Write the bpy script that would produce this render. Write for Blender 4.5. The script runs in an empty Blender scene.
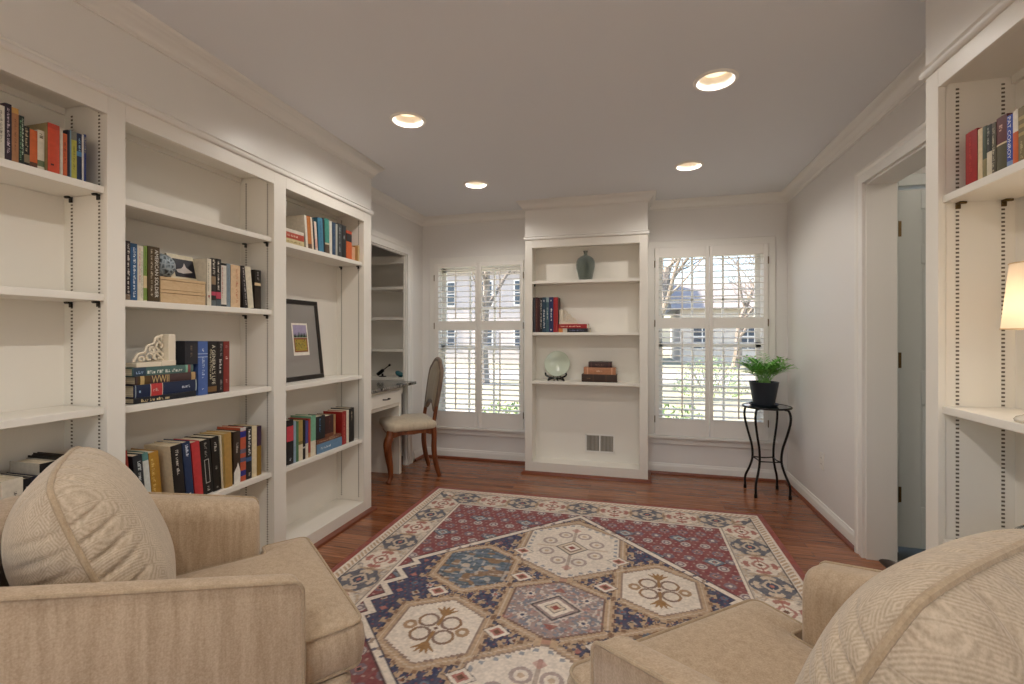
# living room with built-in bookcases, two armchairs and a patterned rug
LAMP_E = 1.2; BULB_E = 20.; SKY_S = .5; SUN_I = .22; EXPO = .14; SPOT_W = 14.5; SPOT_C = (1., .94, .87); HALL_E = 24.

import bpy, bmesh, math, random
import numpy as np
from mathutils import Vector, Matrix, Euler, noise as mnoise
random.seed(7)
RNG = np.random.default_rng(5)
PI = math.pi
sc = bpy.context.scene
COL = sc.collection

# ------------------------------------------------------------------ helpers
def lin(h):
    if isinstance(h, str):
        c = [int(h[i:i+2], 16)/255 for i in (0, 2, 4)]
    else:
        c = h
    return tuple(x/12.92 if x <= .04045 else ((x+.055)/1.055)**2.4 for x in c)

MATS = {}
def mat(name, col='808080', rough=.5, metal=0., coat=0., spec=.5, emit=None, estr=0., trans=0., ior=1.45, alpha=1.):
    if name in MATS: return MATS[name]
    m = bpy.data.materials.new(name); m.use_nodes = True
    b = m.node_tree.nodes['Principled BSDF']
    b.inputs['Base Color'].default_value = (*lin(col), 1)
    b.inputs['Roughness'].default_value = rough
    b.inputs['Metallic'].default_value = metal
    b.inputs['Coat Weight'].default_value = coat
    b.inputs['Specular IOR Level'].default_value = spec
    b.inputs['Transmission Weight'].default_value = trans
    b.inputs['IOR'].default_value = ior
    if emit:
        b.inputs['Emission Color'].default_value = (*lin(emit), 1)
        b.inputs['Emission Strength'].default_value = estr
    MATS[name] = m
    return m

class NT:
    """tiny node-tree helper"""
    def __init__(s, m):
        s.t = m.node_tree; s.b = s.t.nodes['Principled BSDF']
    def n(s, typ, **kw):
        nd = s.t.nodes.new(typ)
        for k, v in kw.items():
            if k.startswith('i_'):
                nd.inputs[k[2:].replace('_', ' ')].default_value = v
            else: setattr(nd, k, v)
        return nd
    def l(s, a, b): s.t.links.new(a, b)
    def ramp(s, fac, stops):
        r = s.t.nodes.new('ShaderNodeValToRGB')
        while len(r.color_ramp.elements) < len(stops): r.color_ramp.elements.new(.5)
        for e, (p, c) in zip(r.color_ramp.elements, stops):
            e.position = p; e.color = (*lin(c), 1)
        s.l(fac, r.inputs['Fac']); return r
    def bump(s, h, strength=.2, dist=.002):
        bp = s.n('ShaderNodeBump'); bp.inputs['Strength'].default_value = strength
        bp.inputs['Distance'].default_value = dist
        s.l(h, bp.inputs['Height']); s.l(bp.outputs['Normal'], s.b.inputs['Normal']); return bp

class MB:
    def __init__(s): s.v = []; s.f = []; s.m = []
    def add(s, vs, fs, mi=0):
        o = len(s.v); s.v += [tuple(p) for p in vs]
        s.f += [tuple(i+o for i in f) for f in fs]; s.m += [mi]*len(fs)
        return s
    def box(s, x0, x1, y0, y1, z0, z1, mi=0, M=None):
        vs = [(x0,y0,z0),(x1,y0,z0),(x1,y1,z0),(x0,y1,z0),(x0,y0,z1),(x1,y0,z1),(x1,y1,z1),(x0,y1,z1)]
        if M is not None: vs = [M @ Vector(p) for p in vs]
        return s.add(vs, [(0,3,2,1),(4,5,6,7),(0,1,5,4),(1,2,6,5),(2,3,7,6),(3,0,4,7)], mi)
    def tube(s, pts, r, n=8, closed=False, mi=0, cap=True, flat=None):
        P = [Vector(p) for p in pts]; N = len(P)
        R = r if isinstance(r, (list, tuple)) else [r]*N
        T = []
        for i in range(N):
            if closed: t = P[(i+1) % N]-P[i-1]
            else: t = P[min(i+1, N-1)]-P[max(i-1, 0)]
            T.append(t.normalized() if t.length > 1e-9 else Vector((0,0,1)))
        up = Vector((0,0,1)) if abs(T[0].z) < .9 else Vector((1,0,0))
        u = T[0].cross(up).normalized(); vs = []
        for i in range(N):
            u = (u-T[i]*u.dot(T[i]))
            u = u.normalized() if u.length > 1e-6 else T[i].orthogonal().normalized()
            w = T[i].cross(u)
            for k in range(n):
                a = 2*PI*k/n
                q = u*math.cos(a)*R[i]+w*math.sin(a)*R[i]*(flat or 1)
                vs.append(P[i]+q)
        fs = []
        for i in range(N if closed else N-1):
            j = (i+1) % N
            for k in range(n):
                k2 = (k+1) % n
                fs.append((i*n+k, i*n+k2, j*n+k2, j*n+k))
        if cap and not closed:
            fs.append(tuple(range(n-1, -1, -1))); fs.append(tuple((N-1)*n+k for k in range(n)))
        return s.add(vs, fs, mi)
    def lathe(s, prof, n=32, c=(0,0,0), mi=0):
        vs = []; fs = []
        for r, z in prof:
            for k in range(n):
                a = 2*PI*k/n; vs.append((c[0]+r*math.cos(a), c[1]+r*math.sin(a), c[2]+z))
        for i in range(len(prof)-1):
            for k in range(n):
                k2 = (k+1) % n
                fs.append((i*n+k, i*n+k2, (i+1)*n+k2, (i+1)*n+k))
        if prof[0] == prof[-1]: return s.add(vs, fs, mi)
        if prof[0][0] > 1e-5: fs.append(tuple(range(n-1, -1, -1)))
        if prof[-1][0] > 1e-5: fs.append(tuple((len(prof)-1)*n+k for k in range(n)))
        return s.add(vs, fs, mi)
    def rings(s, rings, cap0=True, cap1=True, mi=0):
        n = len(rings[0]); vs = [p for r in rings for p in r]; fs = []
        for i in range(len(rings)-1):
            for k in range(n):
                k2 = (k+1) % n
                fs.append((i*n+k, i*n+k2, (i+1)*n+k2, (i+1)*n+k))
        if cap0: fs.append(tuple(range(n-1, -1, -1)))
        if cap1: fs.append(tuple((len(rings)-1)*n+k for k in range(n)))
        return s.add(vs, fs, mi)
    def prism(s, poly, lo, hi, axis='y', mi=0):
        """poly of 2-D points extruded along an axis"""
        def q(p, t):
            return {'x': (t, p[0], p[1]), 'y': (p[0], t, p[1]), 'z': (p[0], p[1], t)}[axis]
        return s.rings([[q(p, lo) for p in poly], [q(p, hi) for p in poly]], mi=mi)
    def build(s, name, mats, parent=None, loc=(0,0,0), bevel=0, seg=2, smooth=True, angle=35, sub=0, recalc=True, weld=False):
        me = bpy.data.meshes.new(name)
        me.from_pydata(s.v, [], s.f)
        if not isinstance(mats, (list, tuple)): mats = [mats]
        for m in mats: me.materials.append(m)
        me.polygons.foreach_set('material_index', s.m)
        if recalc:
            bm = bmesh.new(); bm.from_mesh(me)
            bmesh.ops.remove_doubles(bm, verts=bm.verts, dist=2e-6) if weld else None
            bmesh.ops.recalc_face_normals(bm, faces=bm.faces); bm.to_mesh(me); bm.free()
        if smooth:
            me.polygons.foreach_set('use_smooth', [True]*len(me.polygons))
            me.set_sharp_from_angle(angle=math.radians(angle))
        me.update()
        o = bpy.data.objects.new(name, me); COL.objects.link(o); o.location = loc
        if parent is not None: o.parent = parent
        if bevel:
            md = o.modifiers.new('edge', 'BEVEL'); md.width = bevel; md.segments = seg
            md.limit_method = 'ANGLE'; md.angle_limit = math.radians(40)
        if sub:
            md = o.modifiers.new('smooth', 'SUBSURF'); md.levels = sub; md.render_levels = sub
        return o

def offset_poly(poly, d):
    """inward offset of a counter-clockwise polygon"""
    n = len(poly); out = []
    for i in range(n):
        p0 = Vector(poly[i-1]); p1 = Vector(poly[i]); p2 = Vector(poly[(i+1) % n])
        a = (p1-p0); b = (p2-p1)
        if a.length < 1e-9: a = b
        if b.length < 1e-9: b = a
        a.normalize(); b.normalize()
        na = Vector((-a.y, a.x)); nb = Vector((-b.y, b.x))
        m = na+nb
        if m.length < 1e-6: m = na
        m.normalize(); k = d/max(.35, m.dot(na))
        out.append((p1.x+m.x*k, p1.y+m.y*k))
    return out

def cdt_cap(mb, poly, zfun, step=.02, mi=0):
    """crowned cap over a polygon; zfun(distance to the outline) gives the height"""
    from mathutils.geometry import delaunay_2d_cdt
    P = [Vector(p) for p in poly]; n = len(P)
    def dist(q):
        d = 9.
        for i in range(n):
            a = P[i]; b = P[(i+1) % n]; ab = b-a; L = ab.length_squared
            u = max(0., min(1., (q-a).dot(ab)/L)) if L > 1e-12 else 0.
            d = min(d, (q-a-ab*u).length)
        return d
    xs = [p.x for p in P]; ys = [p.y for p in P]; pts = list(P)
    x = min(xs)+step/2; j = 0
    while x < max(xs):
        y = min(ys)+step/2*(1+j % 2)
        while y < max(ys):
            q = Vector((x, y))
            ins = False
            for i in range(n):
                a, b = P[i], P[(i+1) % n]
                if (a.y > q.y) != (b.y > q.y) and q.x < (b.x-a.x)*(q.y-a.y)/(b.y-a.y)+a.x: ins = not ins
            if ins and dist(q) > step*.45: pts.append(q)
            y += step
        x += step; j += 1
    v2, _, f2, *_r = delaunay_2d_cdt(pts, [], [list(range(n))], 1, 1e-6)
    mb.add([(v.x, v.y, zfun(dist(v))) for v in v2], [tuple(f) for f in f2], mi)

def round_poly(pts, seg=5):
    """pts: (x,y,r) -> rounded polygon"""
    out = []; n = len(pts)
    for i in range(n):
        p = Vector(pts[i][:2]); r = pts[i][2] if len(pts[i]) > 2 else 0
        if r <= 0: out.append(tuple(p)); continue
        a = (Vector(pts[i-1][:2])-p).normalized(); b = (Vector(pts[(i+1) % n][:2])-p).normalized()
        ang = a.angle(b); t = r/math.tan(ang/2)
        s0 = p+a*t; s1 = p+b*t; c = p+(a+b).normalized()*(r/math.sin(ang/2))
        v0 = s0-c; v1 = s1-c; tot = v0.angle(v1)
        sgn = 1 if v0.x*v1.y-v0.y*v1.x > 0 else -1
        for k in range(seg+1):
            th = sgn*tot*k/seg
            out.append((c.x+v0.x*math.cos(th)-v0.y*math.sin(th), c.y+v0.x*math.sin(th)+v0.y*math.cos(th)))
    return out

def sweep(mb, path, prof, side=1, mi=0, closed=False):
    """sweep profile (offset, z) along a 2-D path with mitred corners; side=1: offset to the right of travel"""
    n = len(path); rings = []
    for i in range(n):
        p = Vector(path[i])
        d0 = (p-Vector(path[i-1])).normalized() if (i > 0 or closed) else None
        d1 = (Vector(path[(i+1) % n])-p).normalized() if (i < n-1 or closed) else None
        if d0 is None: d0 = d1
        if d1 is None: d1 = d0
        n0 = Vector((d0.y, -d0.x)); n1 = Vector((d1.y, -d1.x))
        m = (n0+n1).normalized(); k = 1/max(.2, m.dot(n0))
        rings.append([(p.x+m.x*k*o*side, p.y+m.y*k*o*side, z) for o, z in prof])
    mb.rings(rings, mi=mi)

def curve_pts(ctrl, n=24):
    """Catmull-Rom through control points"""
    P = [Vector(c) for c in ctrl]; P = [2*P[0]-P[1]]+P+[2*P[-1]-P[-2]]
    out = []; S = len(P)-3
    for i in range(n+1):
        t = i/n*S; k = min(int(t), S-1); u = t-k
        a, b, c, d = P[k:k+4]
        out.append(.5*((2*b)+(c-a)*u+(2*a-5*b+4*c-d)*u*u+(3*b-a-3*c+d)*u**3))
    return out

def tag(o, label, cat, group=None, kind=None):
    o['label'] = label; o['category'] = cat
    if group: o['group'] = group
    if kind: o['kind'] = kind
    return o
def thing(name, loc, label, cat, rotz=0, group=None):
    o = bpy.data.objects.new(name, None); COL.objects.link(o)
    o.location = loc; o.rotation_euler = (0, 0, rotz); o.empty_display_size = .1
    return tag(o, label, cat, group)
def struct(o, label, cat):
    o['kind'] = 'structure'; o['label'] = label; o['category'] = cat
    return o
def copy_tree(o, parent=None):
    c = o.copy(); COL.objects.link(c)
    if parent is not None: c.parent = parent
    for ch in list(o.children): copy_tree(ch, c)
    return c

# ------------------------------------------------------------------ materials
def paint(name, col, rough=.5, bump=.03):
    m = mat(name, col, rough); t = NT(m)
    tc = t.n('ShaderNodeTexCoord'); nz = t.n('ShaderNodeTexNoise', i_Scale=180., i_Detail=2.)
    t.l(tc.outputs['Object'], nz.inputs['Vector']); t.bump(nz.outputs['Fac'], bump, .001)
    return m
WALL = paint('wall_paint', 'E5E3E0', .5)
CEIL = paint('ceiling_paint', 'E4E6EA', .8)
TRIM = paint('trim_paint', 'E9E7E2', .32, .015)
CASE = paint('bookcase_paint', 'E8E4DB', .36, .015)
DOORP = paint('door_paint', 'D3D8D6', .35, .015)
SHUT = paint('shutter_paint', 'ECE9E4', .34, .01)
BLACKM = mat('black_metal', '1B1A1A', .35, metal=.7)
DARKHOLE = mat('peg_hole_dark', '6A6156', .8)
CLIP = mat('shelf_clip_black', '1E1B18', .4)
BRASS = mat('hinge_brass', '6E5A3C', .35, metal=.9)
PLASTIC = mat('outlet_plastic', 'E8E4DC', .3)
SHOE = mat('shoe_wood', '7A3E24', .3, coat=.3)
BLACKGLOSS = mat('black_gloss', '0E0D0D', .2)

def wood_floor():
    m = mat('oak_floor', '7A4630', .2, coat=.25); t = NT(m)
    t.b.inputs['Coat Roughness'].default_value = .12
    tc = t.n('ShaderNodeTexCoord')
    br = t.n('ShaderNodeTexBrick', offset=.37, squash=1.)
    br.inputs['Scale'].default_value = 1.; br.inputs['Brick Width'].default_value = .95
    br.inputs['Row Height'].default_value = .057; br.inputs['Mortar Size'].default_value = .0009
    br.inputs['Color1'].default_value = (0,0,0,1); br.inputs['Color2'].default_value = (1,1,1,1)
    br.inputs['Mortar'].default_value = (.5,.5,.5,1)
    t.l(tc.outputs['Object'], br.inputs['Vector'])
    mp = t.n('ShaderNodeMapping'); mp.inputs['Scale'].default_value = (1.6, 34, 1)
    add = t.n('ShaderNodeVectorMath', operation='ADD')
    sc_ = t.n('ShaderNodeVectorMath', operation='SCALE'); sc_.inputs['Scale'].default_value = 9.
    t.l(br.outputs['Color'], sc_.inputs[0]); t.l(tc.outputs['Object'], add.inputs[0]); t.l(sc_.outputs[0], add.inputs[1])
    t.l(add.outputs[0], mp.inputs['Vector'])
    nz = t.n('ShaderNodeTexNoise', i_Scale=2.2, i_Detail=7., i_Roughness=.62, i_Distortion=1.1)
    t.l(mp.outputs[0], nz.inputs['Vector'])
    r = t.ramp(nz.outputs['Fac'], [(.28, '5C3722'), (.46, '8F5A3B'), (.6, 'A86E4C'), (.75, 'C08A66')])
    mix = t.n('ShaderNodeMix', data_type='RGBA', blend_type='MULTIPLY'); mix.inputs['Factor'].default_value = .8
    r2 = t.ramp(br.outputs['Color'], [(0., 'C4B4AC'), (1., 'FFFFFF')])
    t.l(r.outputs['Color'], mix.inputs['A']); t.l(r2.outputs['Color'], mix.inputs['B'])
    mx2 = t.n('ShaderNodeMix', data_type='RGBA'); mx2.inputs['B'].default_value = (*lin('2A140C'), 1)
    t.l(br.outputs['Fac'], mx2.inputs['Factor']); t.l(mix.outputs['Result'], mx2.inputs['A'])
    t.l(mx2.outputs['Result'], t.b.inputs['Base Color'])
    rr = t.n('ShaderNodeMapRange'); rr.inputs['To Min'].default_value = .16; rr.inputs['To Max'].default_value = .32
    t.l(nz.outputs['Fac'], rr.inputs['Value']); t.l(rr.outputs[0], t.b.inputs['Roughness'])
    t.bump(nz.outputs['Fac'], .05, .001)
    return m
FLOORM = wood_floor()

def fabric(name, c1, c2, scale=260, pattern=None):
    m = mat(name, c1, .95, spec=.2); t = NT(m)
    t.b.inputs['Sheen Weight'].default_value = .25; t.b.inputs['Sheen Roughness'].default_value = .5
    tc = t.n('ShaderNodeTexCoord')
    mp = t.n('ShaderNodeMapping'); mp.inputs['Scale'].default_value = (60, 60, 5)
    t.l(tc.outputs['Object'], mp.inputs['Vector'])
    nz = t.n('ShaderNodeTexNoise', i_Scale=1., i_Detail=4., i_Roughness=.7); t.l(mp.outputs[0], nz.inputs['Vector'])
    fine = t.n('ShaderNodeTexNoise', i_Scale=float(scale), i_Detail=2.); t.l(tc.outputs['Object'], fine.inputs['Vector'])
    s = t.n('ShaderNodeMath', operation='MULTIPLY_ADD'); s.inputs[1].default_value = .55
    t.l(nz.outputs['Fac'], s.inputs[0])
    f2 = t.n('ShaderNodeMath', operation='MULTIPLY'); f2.inputs[1].default_value = .45
    t.l(fine.outputs['Fac'], f2.inputs[0]); t.l(f2.outputs[0], s.inputs[2])
    val = s.outputs[0]
    if pattern == 'diamond':
        sx = t.n('ShaderNodeSeparateXYZ'); t.l(tc.outputs['Object'], sx.inputs[0])
        def fr(o, per):
            a = t.n('ShaderNodeMath', operation='PINGPONG'); a.inputs[1].default_value = per/2; t.l(o, a.inputs[0]); return a.outputs[0]
        ad = t.n('ShaderNodeMath', operation='ADD'); t.l(sx.outputs['X'], ad.inputs[0]); t.l(sx.outputs['Y'], ad.inputs[1])
        q = t.n('ShaderNodeMath', operation='ADD'); t.l(fr(ad.outputs[0], .052), q.inputs[0]); t.l(fr(sx.outputs['Z'], .066), q.inputs[1])
        w = t.n('ShaderNodeMath', operation='MULTIPLY'); w.inputs[1].default_value = 2*PI/.0085; t.l(q.outputs[0], w.inputs[0])
        sn = t.n('ShaderNodeMath', operation='SINE'); t.l(w.outputs[0], sn.inputs[0])
        k = t.n('ShaderNodeMath', operation='MULTIPLY_ADD'); k.inputs[1].default_value = .1; t.l(sn.outputs[0], k.inputs[0]); t.l(val, k.inputs[2])
        val = k.outputs[0]
    r = t.ramp(val, [(.3, c2), (.7, c1)]); t.l(r.outputs['Color'], t.b.inputs['Base Color'])
    t.bump(val, .35, .0015)
    return m
CHAIRFAB = fabric('beige_chenille', 'C9B59C', 'A08A70')
PILLOWFAB = fabric('beige_diamond_weave', 'CCBCA6', 'A79680', pattern='diamond')
WELT = fabric('welt_cord', 'BDA98E', '9A866C')

def wood(name, c1, c2, rough=.35, sc3=(30, 30, 3)):
    m = mat(name, c1, rough, coat=.2); t = NT(m)
    tc = t.n('ShaderNodeTexCoord'); mp = t.n('ShaderNodeMapping'); mp.inputs['Scale'].default_value = sc3
    t.l(tc.outputs['Object'], mp.inputs['Vector'])
    nz = t.n('ShaderNodeTexNoise', i_Scale=1.5, i_Detail=5., i_Distortion=.8); t.l(mp.outputs[0], nz.inputs['Vector'])
    r = t.ramp(nz.outputs['Fac'], [(.3, c2), (.7, c1)]); t.l(r.outputs['Color'], t.b.inputs['Base Color'])
    t.bump(nz.outputs['Fac'], .08, .001)
    return m
CHAIRWOOD = wood('chair_wood', '8E4E28', '54280F')
GREYWOOD = wood('weathered_wood', '8E7866', '5C4A3C', .5)
PAGES = {}
def pages(h):
    if h not in PAGES:
        m = mat('pages_'+h, h, .85); t = NT(m)
        tc = t.n('ShaderNodeTexCoord'); mp = t.n('ShaderNodeMapping'); mp.inputs['Scale'].default_value = (2, 900, 2)
        t.l(tc.outputs['Object'], mp.inputs['Vector'])
        nz = t.n('ShaderNodeTexNoise', i_Scale=1., i_Detail=1.); t.l(mp.outputs[0], nz.inputs['Vector'])
        r = t.ramp(nz.outputs['Fac'], [(.35, 'B8AA90'), (.65, h)]); t.l(r.outputs['Color'], t.b.inputs['Base Color'])
        PAGES[h] = m
    return PAGES[h]
def bookmat(h):
    k = 'cover_'+h
    if k in MATS: return MATS[k]
    m = mat(k, h, .45); t = NT(m)
    tc = t.n('ShaderNodeTexCoord'); nz = t.n('ShaderNodeTexNoise', i_Scale=60., i_Detail=3.)
    t.l(tc.outputs['Object'], nz.inputs['Vector'])
    mx = t.n('ShaderNodeMix', data_type='RGBA', blend_type='MULTIPLY'); mx.inputs['A'].default_value = (*lin(h), 1)
    mx.inputs['Factor'].default_value = .3
    r = t.ramp(nz.outputs['Fac'], [(.3, 'B0B0B0'), (.7, 'FFFFFF')]); t.l(r.outputs['Color'], mx.inputs['B'])
    t.l(mx.outputs['Result'], t.b.inputs['Base Color'])
    return m

# ------------------------------------------------------------------ room dimensions (metres)
H = 2.39
XW_L, XW_R, Y_B, Y_R = -2.08, 1.21, 4.32, -2.2
BCL = -1.78          # front of the left bookcase
BCR = .913           # front of the right bookcase
BCC = 4.02           # front of the bookcase between the windows
CC0, CC1 = -.948, .095
L_END, L_START = 2.891, .42
R_END, R_START = 1.82, .965
LIGHTS = [(x, y) for y in (3.443, 2.321) for x in (-1.204, .354)]+[(-.425, y) for y in (.95, -.25, -1.45)]  # the central column is unseen, added to light the bookcases evenly

# floor
mb = MB(); mb.box(-2.85, 1.285, Y_R-.1, Y_B+.14, -.06, 0)
struct(mb.build('floor', FLOORM, smooth=False), 'glossy red-brown oak strip floor of the room', 'floor')
# ceiling with holes for the downlights
mb = MB()
def ceil_rect(x0, x1, y0, y1):
    if x1-x0 < 1e-6 or y1-y0 < 1e-6: return
    mb.add([(x0,y0,H),(x0,y1,H),(x1,y1,H),(x1,y0,H)], [(0,1,2,3)])
rows = sorted({y for _, y in LIGHTS}); yp = Y_R-.1
for y in rows:
    ceil_rect(-2.2, 1.4, yp, y-.13); xp = -2.2
    for x in sorted(x for x, yy in LIGHTS if yy == y):
        ceil_rect(xp, x-.13, y-.13, y+.13); xp = x+.13
        n = 40; vs = []
        for k in range(n):
            a = 2*PI*k/n+PI/4; c, s_ = math.cos(a), math.sin(a); q = .13/max(abs(c), abs(s_))
            vs.append((x+.08*c, y+.08*s_, H)); vs.append((x+q*c, y+q*s_, H))
        mb.add(vs, [(2*k, 2*k+1, 2*((k+1) % n)+1, 2*((k+1) % n)) for k in range(n)])
    ceil_rect(xp, 1.4, y-.13, y+.13); yp = y+.13
ceil_rect(-2.2, 1.4, yp, Y_B+.14)
me_top = [(-3.0,Y_R-.2,H+.16),(2.9,Y_R-.2,H+.16),(2.9,Y_B+.14,H+.16),(-3.0,Y_B+.14,H+.16)]
mb.add(me_top, [(0,1,2,3)])  # unseen upper sheet, added to keep the sun out of the room
struct(mb.build('ceiling', CEIL, smooth=False, recalc=False), 'flat pale grey ceiling with round recessed lights', 'ceiling')

# walls -------------------------------------------------------------
WIN = {1: dict(x0=-1.935, x1=-1.026, z0=.318, z1=1.92), 2: dict(x0=.159, x1=1.058, z0=.342, z1=1.977)}
mb = MB()
w1, w2 = WIN[1], WIN[2]
def wallseg(x0, x1, z0, z1): mb.box(x0, x1, Y_B, Y_B+.14, z0, z1)
wallseg(-2.2, w1['x0'], 0, H+.1); wallseg(w1['x1'], w2['x0'], 0, H+.1); wallseg(w2['x1'], 2.9, 0, H+.1)
for w in (w1, w2):
    wallseg(w['x0'], w['x1'], -.3, w['z0']); wallseg(w['x0'], w['x1'], w['z1'], H+.1)
struct(mb.build('wall_back', WALL, smooth=False), 'white wall with the two shuttered windows', 'wall')
# left wall with the alcove opening
AO0, AO1, AOZ = 2.70, 3.977, 1.97
mb = MB()
mb.box(XW_L-.03, XW_L, Y_R, AO0, 0, H+.1); mb.box(XW_L-.03, XW_L, AO1, Y_B, 0, H+.1); mb.box(XW_L-.03, XW_L, AO0, AO1, AOZ, H+.1)
struct(mb.build('wall_left', WALL, smooth=False), 'white left wall with the desk alcove opening', 'wall')
# right wall with cased opening
DO0, DO1, DOZ = 1.90, 2.955, 2.045
mb = MB()
mb.box(XW_R, XW_R+.14, Y_R, DO0, 0, H+.1); mb.box(XW_R, XW_R+.14, DO1, Y_B, 0, H+.1); mb.box(XW_R, XW_R+.14, DO0, DO1, DOZ, H+.1)
struct(mb.build('wall_right', WALL, smooth=False), 'white right wall with a cased doorway', 'wall')
RWX0, RWX1, RWZ = -1.75, .88, 2.1  # unseen rear opening and its door, added to let in frontal fill daylight
mb = MB(); mb.box(-2.2, RWX0, Y_R-.12, Y_R, 0, H+.1); mb.box(RWX1, 1.4, Y_R-.12, Y_R, 0, H+.1); mb.box(RWX0, RWX1, Y_R-.12, Y_R, RWZ, H+.1)
struct(mb.build('wall_rear', WALL, smooth=False), 'white wall behind the armchairs with a wide opening added for daylight', 'wall')
mb = MB(); nP = 3; pw = (RWX1-RWX0)/nP
for k in range(nP+1): mb.box(RWX0+pw*k-.035, RWX0+pw*k+.035, Y_R-.09, Y_R-.04, 0, RWZ)
mb.box(RWX0, RWX1, Y_R-.09, Y_R-.04, 0, .1); mb.box(RWX0, RWX1, Y_R-.09, Y_R-.04, RWZ-.08, RWZ)
struct(mb.build('added_daylight_door', TRIM, bevel=.002), 'unseen white framed glazed door added behind the armchairs for fill daylight', 'door')
# alcove shell
mb = MB()
mb.box(-2.86, -2.80, 2.3, 4.46, 0, H); mb.box(-2.80, XW_L-.03, 2.3, 2.36, 0, H)
mb.box(-2.80, XW_L-.03, 4.26, 4.46, 0, H); mb.box(-2.80, XW_L-.03, 2.36, 4.26, 2.2, 2.26)
struct(mb.build('wall_alcove', WALL, smooth=False), 'white walls inside the desk alcove', 'wall')
# hall beyond the doorway
HY = 3.125
SLATE = mat('slate_tile', '2C2E2A', .35); t = NT(SLATE)
tc = t.n('ShaderNodeTexCoord'); br = t.n('ShaderNodeTexBrick', offset=.5)
br.inputs['Scale'].default_value = 1.; br.inputs['Brick Width'].default_value = .3; br.inputs['Row Height'].default_value = .3
br.inputs['Mortar Size'].default_value = .005
br.inputs['Color1'].default_value = (*lin('26281F'), 1); br.inputs['Color2'].default_value = (*lin('33352E'), 1); br.inputs['Mortar'].default_value = (*lin('6B665A'), 1)
t.l(tc.outputs['Object'], br.inputs['Vector']); t.l(br.outputs['Color'], t.b.inputs['Base Color'])
mb = MB(); mb.box(1.285, 2.9, 1.2, HY+.1, -.07, -.012)
struct(mb.build('floor_hall', SLATE, smooth=False), 'dark slate tile floor of the hall beyond the doorway', 'floor')
DX0, DX1, DZ = 1.437, 2.2, 2.045
mb = MB(); mb.box(XW_R+.14, DX0-.01, HY, HY+.12, 0, H); mb.box(DX1+.01, 2.9, HY, HY+.12, 0, H); mb.box(DX0-.01, DX1+.01, HY, HY+.12, DZ+.012, H)
mb.box(2.8, 2.9, 1.1, HY, 0, H); mb.box(XW_R+.14, 2.9, 1.1, 1.2, 0, H); mb.box(XW_R+.14, 2.9, 1.1, HY+.12, H, H+.06)
struct(mb.build('wall_hall', WALL, smooth=False), 'pale hall walls seen through the doorway', 'wall')

# friezes above the bookcases
FZ = 2.052
mb = MB(); mb.box(XW_L, BCL, L_START, L_END, FZ, H)
struct(mb.build('wall_frieze_left', TRIM, smooth=False), 'plain white frieze above the long left bookcase', 'wall')
mb = MB(); mb.box(CC0, CC1, BCC, Y_B, FZ, H)
struct(mb.build('wall_frieze_back', TRIM, smooth=False), 'plain white frieze above the bookcase between the windows', 'wall')
mb = MB(); mb.box(BCR, XW_R, R_START, R_END, FZ, H)
struct(mb.build('wall_frieze_right', TRIM, smooth=False), 'plain white frieze above the right-hand bookcase', 'wall')

# crown moulding ----------------------------------------------------
cprof = [(0, 2.310), (.008, 2.310), (.01, 2.318), (.015, 2.321), (.02, 2.331), (.034, 2.351), (.05, 2.364), (.056, 2.368), (.058, 2.374), (.064, 2.377), (.067, 2.3885), (0, 2.3885)]
def crown(name, path, label):
    mb = MB(); sweep(mb, path, cprof, 1)
    return struct(mb.build(name, TRIM, angle=50), label, 'crown moulding')
crown('trim_1', [(XW_L, Y_R), (XW_L, L_START), (BCL, L_START), (BCL, L_END), (XW_L, L_END), (XW_L, Y_B), (CC0, Y_B), (CC0, BCC), (CC1, BCC), (CC1, Y_B), (XW_R, Y_B), (XW_R, R_END), (BCR, R_END), (BCR, R_START), (XW_R, R_START), (XW_R, Y_R)],
      'white stepped crown moulding around the ceiling')
# picture-rail bead under each frieze
rprof = [(0, 2.05), (.006, 2.05), (.012, 2.056), (.013, 2.066), (.009, 2.072), (.014, 2.078), (.006, 2.084), (0, 2.085)]
def rail(name, path, label):
    mb = MB(); sweep(mb, path, rprof, 1)
    struct(mb.build(name, TRIM, angle=50), label, 'moulding')
rail('trim_2', [(XW_L, L_START), (BCL, L_START), (BCL, L_END), (XW_L, L_END)], 'thin bead moulding along the top of the left bookcase')
rail('trim_3', [(CC0, Y_B), (CC0, BCC), (CC1, BCC), (CC1, Y_B)], 'thin bead moulding over the bookcase between the windows')
rail('trim_4', [(XW_R, R_END), (BCR, R_END), (BCR, R_START), (XW_R, R_START)], 'thin bead moulding along the top of the right bookcase')

# baseboards with stained shoe --------------------------------------
bprof = [(0, .004), (.014, .004), (.014, .066), (.012, .074), (.007, .08), (.006, .09), (0, .092)]
sprof = [(0, .0005), (.03, .0005), (.029, .008), (.025, .015), (.018, .02), (0, .022)]
def base(name, path, label, white=True):
    if white:
        mb = MB(); sweep(mb, path, bprof, 1)
        o = struct(mb.build(name, TRIM, angle=50), label, 'baseboard')
    mb = MB(); sweep(mb, path, sprof, 1)
    s = mb.build('shoe_moulding' if white else name, SHOE, parent=o if white else None, angle=50)
    if not white: struct(s, label, 'shoe moulding')
base('baseboard_left', [(XW_L, AO1+.145), (XW_L, Y_B), (CC0, Y_B)], 'white baseboard with brown shoe under the left window')
base('baseboard_back', [(CC1, Y_B), (XW_R, Y_B), (XW_R, DO1+.08)], 'white baseboard with brown shoe under the right window and along the right wall')
base('baseboard_right', [(XW_R, R_START), (XW_R, Y_R), (RWX1+.01, Y_R)], 'white baseboard along the right wall behind the armchairs')
base('baseboard_rear', [(RWX0-.01, Y_R), (XW_L, Y_R), (XW_L, L_START)], 'white baseboard along the left wall behind the armchairs')
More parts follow.
